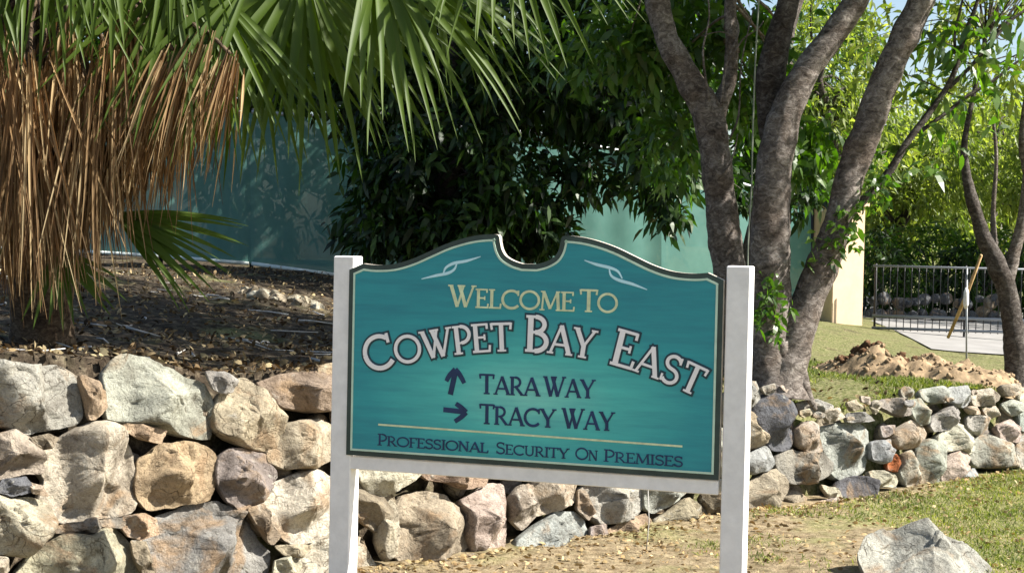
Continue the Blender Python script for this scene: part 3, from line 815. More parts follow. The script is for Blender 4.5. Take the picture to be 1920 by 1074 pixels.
def stroke_poly(pts, w, grow):
    P = [np.array(p, float) for p in pts]; n = len(P)
    closed = np.linalg.norm(P[0]-P[-1]) < 1e-4
    L_, R_ = [], []
    hw = w/2 + grow
    for i in range(n):
        if closed and i in (0, n-1): d = P[1]-P[n-2]
        else: d = P[min(i+1, n-1)]-P[max(i-1, 0)]
        d = d/np.linalg.norm(d); nn = np.array([-d[1], d[0]])
        e = np.zeros(2)
        if not closed and grow:
            if i == 0: e = -d*grow
            if i == n-1: e = d*grow
        L_.append(P[i]+nn*hw+e); R_.append(P[i]-nn*hw+e)
    return L_, R_
def text(words, base_px, h_big, h_small, mat, h0, thick, grow=0.0, name='lettering', wt=1.0):
    """words: (string, x0px, x1px); base_px: polyline of the baseline in photograph pixels; heights in metres."""
    B = [np.array(suv(*p)) for p in base_px]
    bx = np.array([b[0] for b in B]); 
    cs = np.polyfit(bx, [b[1] for b in B], min(4, len(B)-1))
    dcs = np.polyder(cs)
    out = []
    for (wd, x0, x1) in words:
        yb = np.interp((x0+x1)/2, [p[0] for p in base_px], [p[1] for p in base_px])
        ua, ub = suv(x0, yb)[0], suv(x1, yb)[0]
        hs = [h_big if i == 0 else h_small for i in range(len(wd))]
        adv = [G[ch][0]*h*0.93 for ch, h in zip(wd, hs)]
        k = (ub-ua)/sum(adv)
        m = MB(); u = ua; lay = 0
        for ch, h, a in zip(wd, hs, adv):
            uc = u + a*k/2; sl = math.atan(np.polyval(dcs, uc)); o = np.array([uc, np.polyval(cs, uc)])
            cu, su_ = math.cos(sl), math.sin(sl)
            for (pts, w) in G[ch][1]:
                q = [((x-G[ch][0]/2)*h*k/1.0, y*h) for x, y in pts]
                q = [o + np.array([x*cu - y*su_, x*su_ + y*cu]) for x, y in q]
                Lp, Rp = stroke_poly(q, w*h*wt, grow)
                hh = h0 + thick + lay*0.00006; lay += 1
                n = len(Lp)
                vs = [sP(*p, hh) for p in Lp] + [sP(*p, hh) for p in Rp] + [sP(*p, h0) for p in Lp] + [sP(*p, h0) for p in Rp]
                fs = []
                for i in range(n-1):
                    fs += [(i, n+i, n+i+1, i+1), (2*n+i, i, i+1, 2*n+i+1), (n+i, 3*n+i, 3*n+i+1, n+i+1)]
                fs += [(0, 2*n, 3*n, n), (n-1, 2*n-1, 4*n-1, 3*n-1)]
                m.add(vs, fs)
            u += a*k
        m.build(name, mat, sign, sP(0, 0.3, 0.003), False)
pxm = F/6.25
text([('WELCOME', 842, 1078), ('TO', 1087, 1158)], [(842, 575), (1157, 587)], 0.088, 0.076, M['yellowcream'], 0.0022, 0.002, wt=1.05)
ab = [(690, 701), (745, 685), (800, 674), (870, 664), (950, 659), (1010, 660), (1100, 671), (1150, 684), (1220, 707), (1295, 738)]
cw = [('COWPET', 690, 962), ('BAY', 985, 1113), ('EAST', 1142, 1310)]
text(cw, ab, 0.143, 0.114, M['outline'], 0.0022, 0.0015, grow=0.0082, wt=1.0, name='letter_outline')
text(cw, ab, 0.143, 0.114, M['letterwhite'], 0.0040, 0.004, wt=1.0)
text([('TARA', 899, 1012), ('WAY', 1020, 1116)], [(899, 738), (1116, 747)], 0.080, 0.073, M['navy'], 0.0022, 0.0015, wt=1.12)
text([('TRACY', 899, 1042), ('WAY', 1054, 1152)], [(899, 794), (1152, 808)], 0.080, 0.073, M['navy'], 0.0022, 0.0015, wt=1.12)
text([('PROFESSIONAL', 708, 916), ('SECURITY', 930, 1067), ('ON', 1079, 1121), ('PREMISES', 1132, 1281)],
     [(708, 834), (1281, 875)], 0.047, 0.040, M['navy'], 0.0022, 0.0012, wt=1.15)
def flat_stroke(pts, widths, mat, name, h=0.0022, th=0.0015):
    P = [np.array(Z8(*p)) for p in pts]
    P = [np.array(p) for p in crom([tuple(p) for p in P], 4)] if len(P) > 2 else P
    n = len(P); W_ = np.interp(np.linspace(0, 1, n), np.linspace(0, 1, len(widths)), widths)
    m = MB(); vs = []
    for hh in (h+th, h):
        for s in (1, -1):
            for i in range(n):
                d = P[min(i+1, n-1)]-P[max(i-1, 0)]; d = d/np.linalg.norm(d)
                vs.append(sP(*(P[i]+np.array([-d[1], d[0]])*s*W_[i]/2), hh))
    fs = []
    for i in range(n-1):
        fs += [(i, n+i, n+i+1, i+1), (2*n+i, i, i+1, 2*n+i+1), (n+i, 3*n+i, 3*n+i+1, n+i+1)]
    fs += [(0, 2*n, 3*n, n), (n-1, 2*n-1, 4*n-1, 3*n-1)]
    m.add(vs, fs)
    return m.build(name, mat, sign, sP(0, 0.3, 0.003), False)
flat_stroke([(236, 806), (1460, 894)], [0.0075, 0.0075], M['yellowcream'], 'rule_line')
for pts in ([(410, 221), (470, 207), (515, 198), (542, 182), (553, 155)], [(498, 200), (508, 176), (540, 158), (590, 149), (648, 131)],
            [(1066, 146), (1115, 163), (1165, 175), (1200, 190), (1218, 220)], [(1166, 182), (1174, 208), (1205, 226), (1260, 242), (1318, 264)]):
    flat_stroke(pts, [0.003, 0.011, 0.012, 0.009, 0.004] if pts[0][0] in (410, 1066) else [0.004, 0.009, 0.012, 0.011, 0.003], M['paleblue'], 'flourish',
                h=0.0022 if pts[0][0] in (410, 1066) else 0.0023)
flat_stroke([(526, 686), (546, 596)], [0.022, 0.022], M['navy'], 'arrow_shaft')
flat_stroke([(510, 632), (522, 610), (546, 584)], [0.017, 0.02, 0.02], M['navy'], 'arrow_head', 0.0023)
flat_stroke([(546, 584), (564, 606), (582, 640)], [0.02, 0.02, 0.017], M['navy'], 'arrow_head', 0.0024)
flat_stroke([(498, 746), (584, 756)], [0.020, 0.020], M['navy'], 'arrow_shaft')
flat_stroke([(548, 722), (568, 736), (590, 757)], [0.017, 0.02, 0.02], M['navy'], 'arrow_head', 0.0023)
flat_stroke([(590, 757), (570, 776), (544, 794)], [0.02, 0.02, 0.017], M['navy'], 'arrow_head', 0.0024)

# ------------------------------------------------------------------ foreground boulder
def free_rock(name, poly_px, Y, col, thick, seed, label, rough=1.0, tilt=None, na=96, nr=22):
    r = ray(960, poly_px[0][1]); n = Vector((0.20, -0.6, 0.78)).normalized()
    poly_px = [(p[0]+12, p[1]+10) for p in poly_px]
    p0 = at(sum(p[0] for p in poly_px)/len(poly_px), sum(p[1] for p in poly_px)/len(poly_px), Y)
    Uv = Vector((1, 0.25, 0)).normalized(); Vv = n.cross(Uv)
    if Vv.z < 0: Vv = -Vv
    n = Uv.cross(Vv)
    pts = [onplane(*p, p0, n) for p in poly_px]
    uv = np.array([((p-p0).dot(Uv), (p-p0).dot(Vv)) for p in pts])
    if np.sum(uv[:, 0]*np.roll(uv[:, 1], -1)-np.roll(uv[:, 0], -1)*uv[:, 1]) < 0: uv = uv[::-1]
    v, f, c = rock_mesh(uv, thick, seed, na, nr, 4, rough, tilt, 12)
    loc = [p0 + Uv*p[0] + Vv*p[1] + n*(p[2]-thick*0.3) for p in v]
    b = Vector((p0.x, p0.y, 0))
    o = mesh_obj(name, loc, f, M['rock'], None, b, True, PAL[col])
    return tag(o, label, 'boulder')
free_rock('boulder', Z7([(612,925),(640,862),(715,818),(760,822),(960,832),(1085,872),(1150,935),(1215,1010),(1260,1090),(1265,1170),(700,1180),(650,1045)]),
          7.75, 'lgrey', 0.16, 93, 'large weathered grey tan boulder lying alone on the lawn by the sign', 0.55, (0.05, 0.0))

# ------------------------------------------------------------------ foliage tools
def unit(a): return a/np.maximum(np.linalg.norm(a, axis=-1, keepdims=True), 1e-9)
def leaf_arrays(base, d, L_, W_, droop=0.3, fold=0.25, seed=0, simple=False):
    r_ = np.random.default_rng(seed)
    n = len(base); d = unit(d)
    rnd = r_.normal(size=(n, 3)); side = unit(np.cross(d, rnd)); nor = np.cross(side, d)
    flip = np.where(nor[:, 2:3] < 0, -1, 1); side = side*flip; nor = nor*flip
    L_ = L_[:, None]; W_ = W_[:, None]
    dn = np.array([0, 0, -1.0])
    def pt(a, w, s): return base + d*L_*a + dn*L_*droop*a*a + side*W_*w*s + nor*W_*fold*abs(w)*1.0
    if simple:
        V = np.stack([pt(0, 0, 0), pt(0.45, 0.5, 1), pt(1, 0, 0), pt(0.45, 0.5, -1)], 1).reshape(-1, 3)
        F_ = (np.arange(n)[:, None]*4 + np.array([[0, 1, 2, 3]])).tolist()
    else:
        V = np.stack([pt(0, 0, 0), pt(0.3, 0.42, 1), pt(0.62, 0.46, 1), pt(1, 0, 0), pt(0.62, 0.46, -1), pt(0.3, 0.42, -1)], 1).reshape(-1, 3)
        i = np.arange(n)[:, None]*6
        F_ = np.concatenate([i+np.array([[0, 1, 5, 5]]), i+np.array([[1, 2, 4, 5]]), i+np.array([[2, 3, 4, 4]])], 0)
        F_ = [f[:3] if f[2] == f[3] else f for f in F_.tolist()]
    return V, F_
def leaf_mesh(name, V, F_, mat, parent=None, loc=None):
    return mesh_obj(name, V, F_, mat, parent, loc, False)
def crown_points(blobs, seed, gap=0.0, gs=0.9):
    """blobs: (centre, radii, count, shell) -> cluster centres and outward directions"""
    r_ = np.random.default_rng(seed); C = []; D = []
    for c, r, cnt, shell in blobs:
        c = np.array(c, float); r = np.array(r, float); k = 0
        tries = 0
        while k < cnt and tries < cnt*8:
            tries += 1
            v = r_.normal(size=3); v /= np.linalg.norm(v)
            q = r_.uniform()**(1/3) * (1-shell) + shell*r_.uniform(0.75, 1.05)
            p = c + v*r*q
            if gap and noise.noise(Vector(p)*gs + Vector((seed, 0, 0))) < gap-0.5: continue
            C.append(p); D.append(v); k += 1
    return np.array(C), np.array(D)
def clusters(C, D, per, Lr, wr, spread, seed, droop=0.35, hang=0.35, simple=False, fold=0.25):
    r_ = np.random.default_rng(seed+1)
    n = len(C)
    base = np.repeat(C, per, 0) + r_.normal(size=(n*per, 3))*spread
    d = np.repeat(D, per, 0)*0.5 + r_.normal(size=(n*per, 3))*0.8 + np.array([0, 0, -hang])
    L_ = r_.uniform(*Lr, size=n*per); W_ = L_*r_.uniform(*wr, size=n*per)
    return leaf_arrays(base, d, L_, W_, droop, fold, seed+2, simple)
def limb_px(pts, Y, extra_r=1.0):
    """pts: (px, py, width_px[, Y])"""
    P = []; R_ = []
    for q in pts:
        y = q[3] if len(q) > 3 else Y
        P.append(at(q[0], q[1], y)); R_.append(q[2]/2*y/F*extra_r*0.94)
    return P, R_
def limb(mb, pts, Y, sides=14, n=7, wob=0.14, seed=0):
    P, R_ = limb_px(pts, Y); P, R_ = smooth_path(P, R_, n)
    mb.tube(P, R_, sides, wob, 6.0, True, seed)
    return P
def twigs(mb, frm, C, k, seed, r0=0.012):
    r_ = np.random.default_rng(seed)
    for c in C[r_.choice(len(C), min(k, len(C)), replace=False)]:
        c = Vector(c); s = min(frm, key=lambda p: (p-c).length + r_.uniform(0, 0.5))
        mid = (s+c)/2 + Vector(r_.normal(size=3)*0.12) + Vector((0, 0, 0.1))
        P, R_ = smooth_path([s, mid, c], [r0, r0*0.6, r0*0.25], 4)
        mb.tube(P, R_, 5, 0, 1, False)

# ------------------------------------------------------------------ tree with leaning left limb (A)
def tree(name, label, group=None, cat='tree', base=(0, 0, 0)):
    o = empty(name, base); tag(o, label, cat, group); return o
YA = 10.6
pA = at(1385, 700, YA); pA.z = terrain(pA.x, pA.y)
tA = tree('tree', 'grey barked tree forking into a left leaning limb right behind the sign post', base=pA)
mb = MB()
limb(mb, [(1392, 735, 84), (1386, 660, 72), (1376, 560, 66), (1362, 470, 64), (1350, 380, 62), (1340, 290, 62), (1328, 220, 62), (1300, 165, 56), (1280, 128, 50)], YA, 18, 9, 0.16, 3)
mb.build('trunk', M['bark'], tA, pA)
mb = MB()
fa = limb(mb, [(1326, 215, 30), (1300, 165, 48), (1272, 115, 54), (1252, 75, 46), (1235, 20, 50), (1222, -50, 46), (1200, -150, 40), (1150, -300, 28), (1120, -420, 16)], YA, 14, 8, 0.14, 4)
mb.build('limb', M['bark'], tA, pA)
mb = MB()
fb = limb(mb, [(1338, 235, 40), (1352, 190, 36), (1368, 150, 30), (1372, 80, 26), (1370, 0, 24), (1385, -120, 20), (1400, -300, 14)], YA+0.05, 10, 6, 0.12, 5)
mb.build('limb', M['bark'], tA, pA)
mb = MB()
for tw in ([(1352, 200, 12), (1362, 120, 9), (1385, 60, 7), (1375, 10, 6), (1390, -50, 5)], [(1330, 190, 9), (1318, 100, 8), (1330, 30, 6), (1322, -40, 5)],
           [(1372, 110, 7), (1392, 75, 6), (1420, 55, 5), (1432, 40, 3)], [(1378, 70, 6), (1350, 60, 5), (1315, 68, 4)], [(1368, 260, 8), (1385, 215, 7), (1390, 120, 5), (1412, 20, 4)],
           [(1352, 330, 8), (1372, 300, 6), (1384, 250, 4)]):
    limb(mb, [(a_, b_, c_*0.6) for a_, b_, c_ in tw], YA-0.1, 6, 4, 0.05, 6)
mb.build('twig', M['bark'], tA, pA)

# ------------------------------------------------------------------ twin trunk tree (B and C)
YB = 10.2
pB = at(1455, 705, YB); pB.z = terrain(pB.x, pB.y)
tB = tree('tree', 'large twin trunked tree with roots gripping the top of the stone wall', base=pB)
mb = MB()
limb(mb, [(1446, 740, 120), (1446, 690, 98), (1444, 620, 84), (1443, 540, 80), (1443, 450, 78), (1446, 370, 74), (1453, 300, 72), (1467, 235, 68), (1488, 180, 60), (1512, 132, 54)], YB, 20, 9, 0.14, 11)
mb.build('trunk', M['bark'], tB, pB)
mb = MB()
limb(mb, [(1476, 205, 34), (1490, 178, 50), (1515, 128, 55), (1552, 80, 52), (1590, 25, 50), (1625, -40, 46), (1660, -140, 40), (1690, -300, 28), (1700, -450, 14)], YB, 14, 8, 0.12, 12)
mb.build('limb', M['bark'], tB, pB)
mb = MB()
fl = limb(mb, [(1450, 330, 30), (1446, 240, 52), (1443, 160, 58), (1452, 100, 54), (1466, 50, 46), (1478, 0, 44), (1480, -80, 40), (1450, -220, 30), (1430, -400, 16)], YB+0.16, 14, 8, 0.14, 13)
mb.build('limb', M['darkbark'], tB, pB)
mb = MB()
fc = limb(mb, [(1462, 740, 130), (1470, 690, 92), (1490, 630, 76), (1515, 565, 66), (1540, 505, 64), (1560, 450, 62), (1578, 390, 58), (1598, 320, 60), (1622, 250, 62), (1648, 180, 58), (1672, 120, 56), (1700, 60, 54), (1728, 0, 52), (1755, -70, 46), (1790, -200, 34), (1800, -400, 16)], YB, 16, 8, 0.16, 14)
mb.build('trunk', M['bark'], tB, pB)
mb = MB()
br = []
br += limb(mb, [(1592, 400, 22), (1640, 355, 18), (1672, 315, 16), (1702, 265, 14), (1740, 215, 13), (1775, 165, 12), (1795, 120, 11), (1812, 60, 9), (1832, 5, 8), (1850, -60, 6)], YB+0.1, 8, 5, 0.1, 15)
br += limb(mb, [(1780, 165, 9), (1820, 125, 8), (1858, 80, 7), (1895, 40, 6), (1930, 15, 5), (1980, -10, 4)], YB+0.1, 7, 5, 0.1, 16)
br += limb(mb, [(1722, 250, 9), (1770, 215, 8), (1815, 180, 7), (1862, 152, 6), (1905, 118, 5), (1950, 90, 4)], YB+0.3, 7, 5, 0.1, 17)
br += limb(mb, [(1795, 120, 7), (1790, 70, 6), (1800, 20, 5), (1815, -40, 4)], YB+0.1, 6, 4, 0.1, 18)
mb.build('branch', M['darkbark'], tB, pB)
mb = MB()
limb(mb, [(1482, 640, 20), (1496, 690, 34), (1512, 735, 22), (1530, 768, 8)], YB-0.06, 10, 5, 0.15, 19)
limb(mb, [(1442, 640, 30), (1430, 700, 40), (1405, 750, 14)], YB-0.06, 10, 5, 0.15, 20)
limb(mb, [(1466, 640, 30), (1474, 710, 36), (1475, 768, 12)], YB-0.08, 10, 5, 0.15, 21)
mb.build('root', M['bark'], tB, pB)
mb = MB()
limb(mb, [(1424, -20, 3.5), (1416, 120, 3.5), (1411, 260, 3.5), (1409, 350, 3.5), (1402, 480, 3.5), (1404, 640, 3.5)], YB-0.16, 5, 5, 0.0)
mb.build('vine', M['vine'], tB, pB)

# crown of A and B above the frame, with foliage hanging into view
blobsA = [(at(1150, 70, 11.6), (0.6, 0.5, 0.35), 60, 0.2), (at(1290, 60, 11.5), (0.5, 0.4, 0.3), 46, 0.2), (at(1400, 130, 11.6), (0.3, 0.3, 0.45), 46, 0.2), (at(1250, 250, 11.8), (0.25, 0.3, 0.35), 26, 0.2), (at(1530, 200, 12.2), (0.35, 0.4, 0.5), 50, 0.2), ((0.7, 11.2, 5.3), (1.7, 1.5, 1.5), 460, 0.3), ((1.3, 11.2, 4.0), (0.9, 0.6, 0.55), 60, 0.2), ((-0.6, 11.6, 5.6), (1.3, 1.3, 1.2), 170, 0.3)]
C, D = crown_points(blobsA, 21, 0.33)
V, F_ = clusters(C, D, 16, (0.07, 0.14), (0.36, 0.5), 0.09, 22)
leaf_mesh('crown', V, F_, M['midleaf'], tA, pA)
mb = MB(); twigs(mb, fa[-20:]+fb[-15:], C, 60, 1, 0.016); mb.build('twig', M['bark'], tA, pA)
blobsB = [((3.7, 9.7, 5.2), (1.5, 1.3, 0.9), 140, 0.2), ((2.0, 7.9, 5.6), (1.8, 1.0, 0.8), 110, 0.2), ((2.1, 8.5, 5.1), (1.9, 1.4, 1.0), 230, 0.2), ((0.6, 9.4, 5.3), (1.6, 1.4, 1.0), 160, 0.2), ((2.6, 10.9, 5.4), (1.9, 1.7, 1.5), 560, 0.3), ((3.6, 11.6, 4.6), (1.2, 1.0, 0.7), 90, 0.3), ((1.9, 12.2, 6.2), (1.8, 1.6, 1.3), 220, 0.3)]  # the front blobs are foliage above the frame added to shade the terrace
C, D = crown_points(blobsB, 31, 0.36)
V, F_ = clusters(C, D, 16, (0.07, 0.14), (0.36, 0.5), 0.09, 32)
# sprays on the lower trunk and along the thin branch
def F2_part(F_, a, b):
    return [[i-a*6 for i in f] for f in F_ if a <= f[0]//6 < b]
spr = []; SPN = []
for (px, py, y, s, n_) in ((1450, 530, YB-0.2, 0.10, 5), (1455, 560, YB-0.22, 0.12, 7), (1462, 590, YB-0.2, 0.08, 5), (1450, 610, YB-0.22, 0.07, 3), (1590, 420, YB-0.1, 0.09, 6),
                           (1612, 390, YB-0.1, 0.10, 7), (1640, 370, YB-0.05, 0.13, 7), (1570, 460, YB-0.12, 0.10, 6), (1560, 475, YB-0.1, 0.06, 3), (1660, 330, YB, 0.12, 6)):
    q = np.array(at(px, py, y))
    SPN.append(n_)
    spr += [q + rng.normal(size=3)*s*np.array([0.8, 0.5, 0.8]) for _ in range(n_)]
spr = np.array(spr); V2, F2 = clusters(spr, unit(rng.normal(size=spr.shape)+np.array([0, -0.6, 0.3])), 7, (0.045, 0.09), (0.35, 0.5), 0.02, 33, 0.3, 0.1)
leaf_mesh('sprout', V2, F2, M['midleaf'], tB, pB)['kind'] = 'stuff'
brn = np.array([np.array(p) for p in br]); Cb = np.repeat(brn[10:], 2, 0) + rng.normal(size=(len(brn[10:])*2, 3))*0.12
keep = rng.uniform(size=len(Cb)) < 0.24; Cb = Cb[keep]
V3, F3 = clusters(Cb, unit(rng.normal(size=Cb.shape)), 6, (0.08, 0.14), (0.3, 0.42), 0.03, 35)
leaf_mesh('crown', np.concatenate([V, V3]), F_ + (np.array(0)+[[i+len(V) for i in f] for f in F3] if False else [[i+len(V) for i in f] for f in F3]), M['midleaf'], tB, pB)
mb = MB(); twigs(mb, fc[-25:]+fl[-15:], C, 70, 2, 0.016); mb.build('twig', M['darkbark'], tB, pB)

# ------------------------------------------------------------------ dark dense tree in front of the screen fence
pD = at(850, 540, 17.4); pD.z = terrain(pD.x, pD.y)
tD = tree('tree', 'dense dark leaved tree standing before the teal screen above the sign', base=pD)
mb = MB(); tr = limb(mb, [(850, 560, 60), (846, 450, 54), (835, 330, 46), (825, 220, 40), (850, 100, 34), (880, -40, 24), (900, -200, 12)], 17.6, 12, 6, 0.12, 41)
b1 = limb(mb, [(838, 340, 30), (900, 250, 24), (1000, 190, 18), (1100, 170, 12), (1220, 200, 6)], 17.3, 8, 5, 0.1, 42)
b2 = limb(mb, [(846, 420, 26), (790, 380, 18), (720, 340, 10)], 17.3, 8, 5, 0.1, 43)
mb.build('trunk', M['darkbark'], tD, pD)
def pb(px, py, Y, rx, ry, rz, n_, sh=0.3): return (at(px, py, Y), (rx, ry, rz), n_, sh)
blobs = [pb(830, 330, 17.4, 0.75, 1.0, 0.9, 240), pb(960, 330, 17.4, 0.75, 1.0, 0.85, 240), pb(900, 430, 17.2, 1.0, 0.8, 0.35, 130), pb(760, 420, 17.2, 0.5, 0.7, 0.35, 70), pb(735, 330, 17.5, 0.5, 0.6, 0.6, 110), pb(720, 150, 17.8, 0.8, 0.8, 0.7, 190), pb(1395, 345, 18.8, 0.35, 0.3, 0.28, 34), pb(1505, 370, 19.5, 0.32, 0.3, 0.22, 30), pb(570, 100, 18.3, 0.9, 0.7, 0.6, 170), pb(690, 430, 17.4, 0.35, 0.5, 0.35, 40), pb(1000, 160, 17.6, 1.2, 1.2, 0.55, 300),
         pb(1150, 190, 17.4, 0.75, 0.8, 0.45, 150), pb(1240, 300, 17.0, 0.38, 0.45, 0.55, 75), pb(1255, 390, 17.0, 0.22, 0.3, 0.22, 20), pb(1110, 330, 17.2, 0.38, 0.5, 0.25, 40),
         ((1.3, 18.9, 5.4), (2.2, 0.9, 1.0), 420, 0.2), ((-1.2, 18.9, 5.6), (1.8, 0.9, 1.0), 150, 0.2), ((-0.2, 19.0, 4.2), (1.2, 0.6, 0.6), 120, 0.2),  # upper foliage added above the frame to shade the left of the screen
         pb(850, 60, 17.8, 1.6, 1.4, 0.9, 300), pb(1150, 40, 18.0, 1.4, 1.2, 0.8, 240), pb(900, -130, 18.0, 2.2, 1.5, 1.2, 330), pb(1020, 440, 17.3, 0.35, 0.5, 0.2, 30)]
C, D = crown_points(blobs, 51, 0.30, 1.6)
V, F_ = clusters(C, D, 10, (0.10, 0.19), (0.32, 0.44), 0.07, 52, 0.4, 0.25)
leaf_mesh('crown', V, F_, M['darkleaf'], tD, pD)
mb = MB(); twigs(mb, tr+b1+b2, C, 110, 3, 0.014); mb.build('twig', M['darkbark'], tD, pD)

# ------------------------------------------------------------------ right hand crooked tree
YR = 12.9
pR = at(1908, 705, YR); pR.z = terrain(pR.x, pR.y)
tR = tree('tree', 'dark crooked tree beside the driveway with a leaning orange pole', base=pR)
mb = MB()
fr = limb(mb, [(1908, 730, 56), (1904, 660, 46), (1898, 600, 42), (1888, 545, 42), (1868, 492, 40), (1846, 450, 34), (1832, 405, 26), (1820, 365, 24), (1812, 325, 20), (1808, 270, 14), (1825, 180, 10), (1850, 60, 8)], YR, 12, 7, 0.2, 61)
mb.build('trunk', M['darkbark'], tR, pR)
mb = MB()
limb(mb, [(1884, 545, 30), (1900, 480, 26), (1916, 420, 22), (1926, 340, 20), (1918, 260, 16), (1930, 150, 12), (1960, 0, 9)], YR, 10, 6, 0.18, 62)
limb(mb, [(1866, 480, 14), (1862, 400, 10), (1868, 300, 8), (1862, 220, 6)], YR+0.1, 8, 5, 0.12, 63)
mb.build('limb', M['bark'], tR, pR)
C, D = crown_points([pb(1830, 130, YR+0.3, 0.5, 0.6, 0.45, 26, 0.3), pb(1900, 60, YR+0.3, 0.7, 0.8, 0.5, 36, 0.3), pb(1700, 90, YR+0.8, 0.5, 0.5, 0.5, 36, 0.3), pb(1930, -130, YR+0.3, 1.1, 1.2, 0.7, 110)], 71, 0.35, 1.5)
V, F_ = clusters(C, D, 9, (0.08, 0.14), (0.28, 0.4), 0.06, 72)
leaf_mesh('crown', V, F_, M['brightleaf'], tR, pR)
mb = MB(); twigs(mb, fr[-20:], C, 45, 4, 0.008); mb.build('twig', M['darkbark'], tR, pR)

# ------------------------------------------------------------------ background trees
def bg_tree(px, Y, w, ztop_, mat, seed, label, n=420, Lr=(0.14, 0.24), zlow=None, gap=0.3, group=None):
    b = at(px, 560, Y); b.z = terrain(b.x, b.y)
    o = tree('tree', label, group, base=b)
    mb = MB(); r_ = random.Random(seed)
    h = ztop_-b.z
    P = [b - Vector((0, 0, 0.2))] + [b + Vector((r_.uniform(-.15, .15)*k, r_.uniform(-.15, .15)*k, h*0.17*k)) for k in range(1, 5)]
    P, R_ = smooth_path(P, [0.17, 0.14, 0.11, 0.08, 0.04], 5); mb.tube(P, R_, 8, 0.1, 3)
    zl = zlow if zlow is not None else b.z + 0.35*h
    bl = []
    for k in range(7):
        a = r_.uniform(0, 6.28); rr = r_.uniform(0.15, 0.6)*w
        bl.append(((b.x+math.cos(a)*rr, b.y+math.sin(a)*rr, r_.uniform(zl+0.2*(ztop_-zl), ztop_-0.2*(ztop_-zl))), (w*0.5, w*0.5, (ztop_-zl)*0.27), n//7, 0.4))
    C, D = crown_points(bl, seed, gap, 1.1)
    twigs(mb, P[8:], C, 26, seed, 0.03)
    mb.build('trunk', M['darkbark'], o, b)
    V, F_ = clusters(C, D, 9, Lr, (0.3, 0.42), 0.10, seed, 0.35, 0.35, True)
    leaf_mesh('crown', V, F_, mat, o, b)
    return o
bg_tree(1560, 24.5, 1.5, 5.8, M['brightleaf'], 101, 'leafy green tree seen between the twin trunks above the peach pillar', 433, (0.10, 0.19), 1.9, 0.4)
bg_tree(1700, 27.5, 1.7, 4.4, M['brightleaf'], 102, 'bright yellow green tree behind the iron gate beside the pillar', 884, (0.10, 0.19), 1.5, 0.2)
bg_tree(1845, 30.0, 2.0, 4.9, M['brightleaf'], 103, 'airy yellow green tree across the driveway', 561, (0.10, 0.19), 1.7, 0.36)
bg_tree(1960, 27.0, 1.7, 4.2, M['brightleaf'], 104, 'bright green tree at the edge of the driveway beyond the crooked trunk', 336, (0.10, 0.19), 1.4, 0.35)
bg_tree(1420, 26.5, 2.2, 5.6, M['midleaf'], 105, 'green tree rising behind the teal screen beside the forked trunk', 420, (0.16, 0.26), 2.0, 0.38)
bg_tree(1150, 25.5, 2.2, 5.8, M['midleaf'], 106, 'tall green tree rising over the middle of the teal screen', 560, (0.16, 0.26), 1.0, 0.28)
bg_tree(800, 25.5, 2.4, 6.2, M['darkleaf'], 107, 'dark tree behind the screen fence beyond the palm tips', 700, (0.18, 0.28), 0.9, 0.15)
bg_tree(420, 25.0, 2.6, 6.2, M['darkleaf'], 108, 'dark tree behind the screen fence hidden by the palm fronds', 760, (0.18, 0.28), 0.9, 0.15)
bg_tree(30, 24.0, 2.6, 6.2, M['darkleaf'], 109, 'dark tree behind the brown thatch of the palm', 640, (0.18, 0.28), 0.9, 0.15)
bg_tree(1443, 16.6, 2.1, 6.6, M['midleaf'], 113, 'tall tree added for its shade with stem hidden behind the twin trunks and crown out of view', 640, (0.16, 0.26), 4.3, 0.2)  # added tree: its unseen crown shades the dark tree and the screen
bg_tree(2190, 24.6, 2.4, 5.6, M['midleaf'], 114, 'dense green tree added off frame past the iron gate to shade the low wall', 620, (0.18, 0.28), 1.2, 0.1)  # added outside the frame so its crown shades the wall behind the gate
bg_tree(1640, 35.0, 3.0, 5.0, M['brightleaf'], 110, 'rounded green tree at the far side of the driveway behind the gate', 620, (0.2, 0.34), 0.8, 0.15)
bg_tree(1900, 38.0, 3.4, 5.4, M['brightleaf'], 111, 'broad green tree far behind the crooked tree', 640, (0.2, 0.34), 0.8, 0.15)
bg_tree(2150, 34.0, 3.2, 6.0, M['midleaf'], 112, 'green tree far along the driveway beyond the gate end', 460, (0.2, 0.34), 0.8, 0.15)

# shrubs behind the gate (dark understorey)
def shrub(px, Y, w, h, mat, seed, label):
    b = at(px, 600, Y); b.z = terrain(b.x, b.y)
    o = empty('shrub', b); tag(o, label, 'shrub', 'shrubs behind the iron gate')
    C, D = crown_points([((b.x, b.y, b.z+h*0.55), (w*0.5, w*0.45, h*0.5), 110, 0.5)], seed, 0.1, 2)
    V, F_ = clusters(C, D, 9, (0.14, 0.24), (0.16, 0.3), 0.06, seed, 0.4, 0.2, True)
    leaf_mesh('foliage', V, F_, mat, o, b)
    mb = MB()
    for k in range(4):
        r_ = random.Random(seed+k); e = b + Vector((r_.uniform(-.3, .3)*w, r_.uniform(-.2, .2)*w, h*0.7))
        P, R_ = smooth_path([b, (b+e)/2 + Vector((0.05, 0, 0.1)), e], [0.03, 0.02, 0.01], 4); mb.tube(P, R_, 6)
    mb.build('stem', M['darkbark'], o, b)
for i, (px, Y, w, h) in enumerate(((1660, 25.5, 1.4, 1.3), (1745, 26.5, 1.6, 1.5), (1820, 25.8, 1.3, 1.2), (1890, 26.5, 1.6, 1.5), (1960, 26.0, 1.6, 1.4))):
    shrub(px, Y, w, h, M['darkleaf'] if i % 2 == 0 else M['midleaf'], 200+i*7,
          ['dark leafy shrub behind the iron gate right beside the peach pillar', 'green shrub behind the gate between two dark shrubs near the pillar',
           'dark shrub behind the gate in line with the orange pole', 'green shrub behind the gate hidden by the crooked tree trunk',
           'dark shrub behind the gate past the crooked tree'][i])

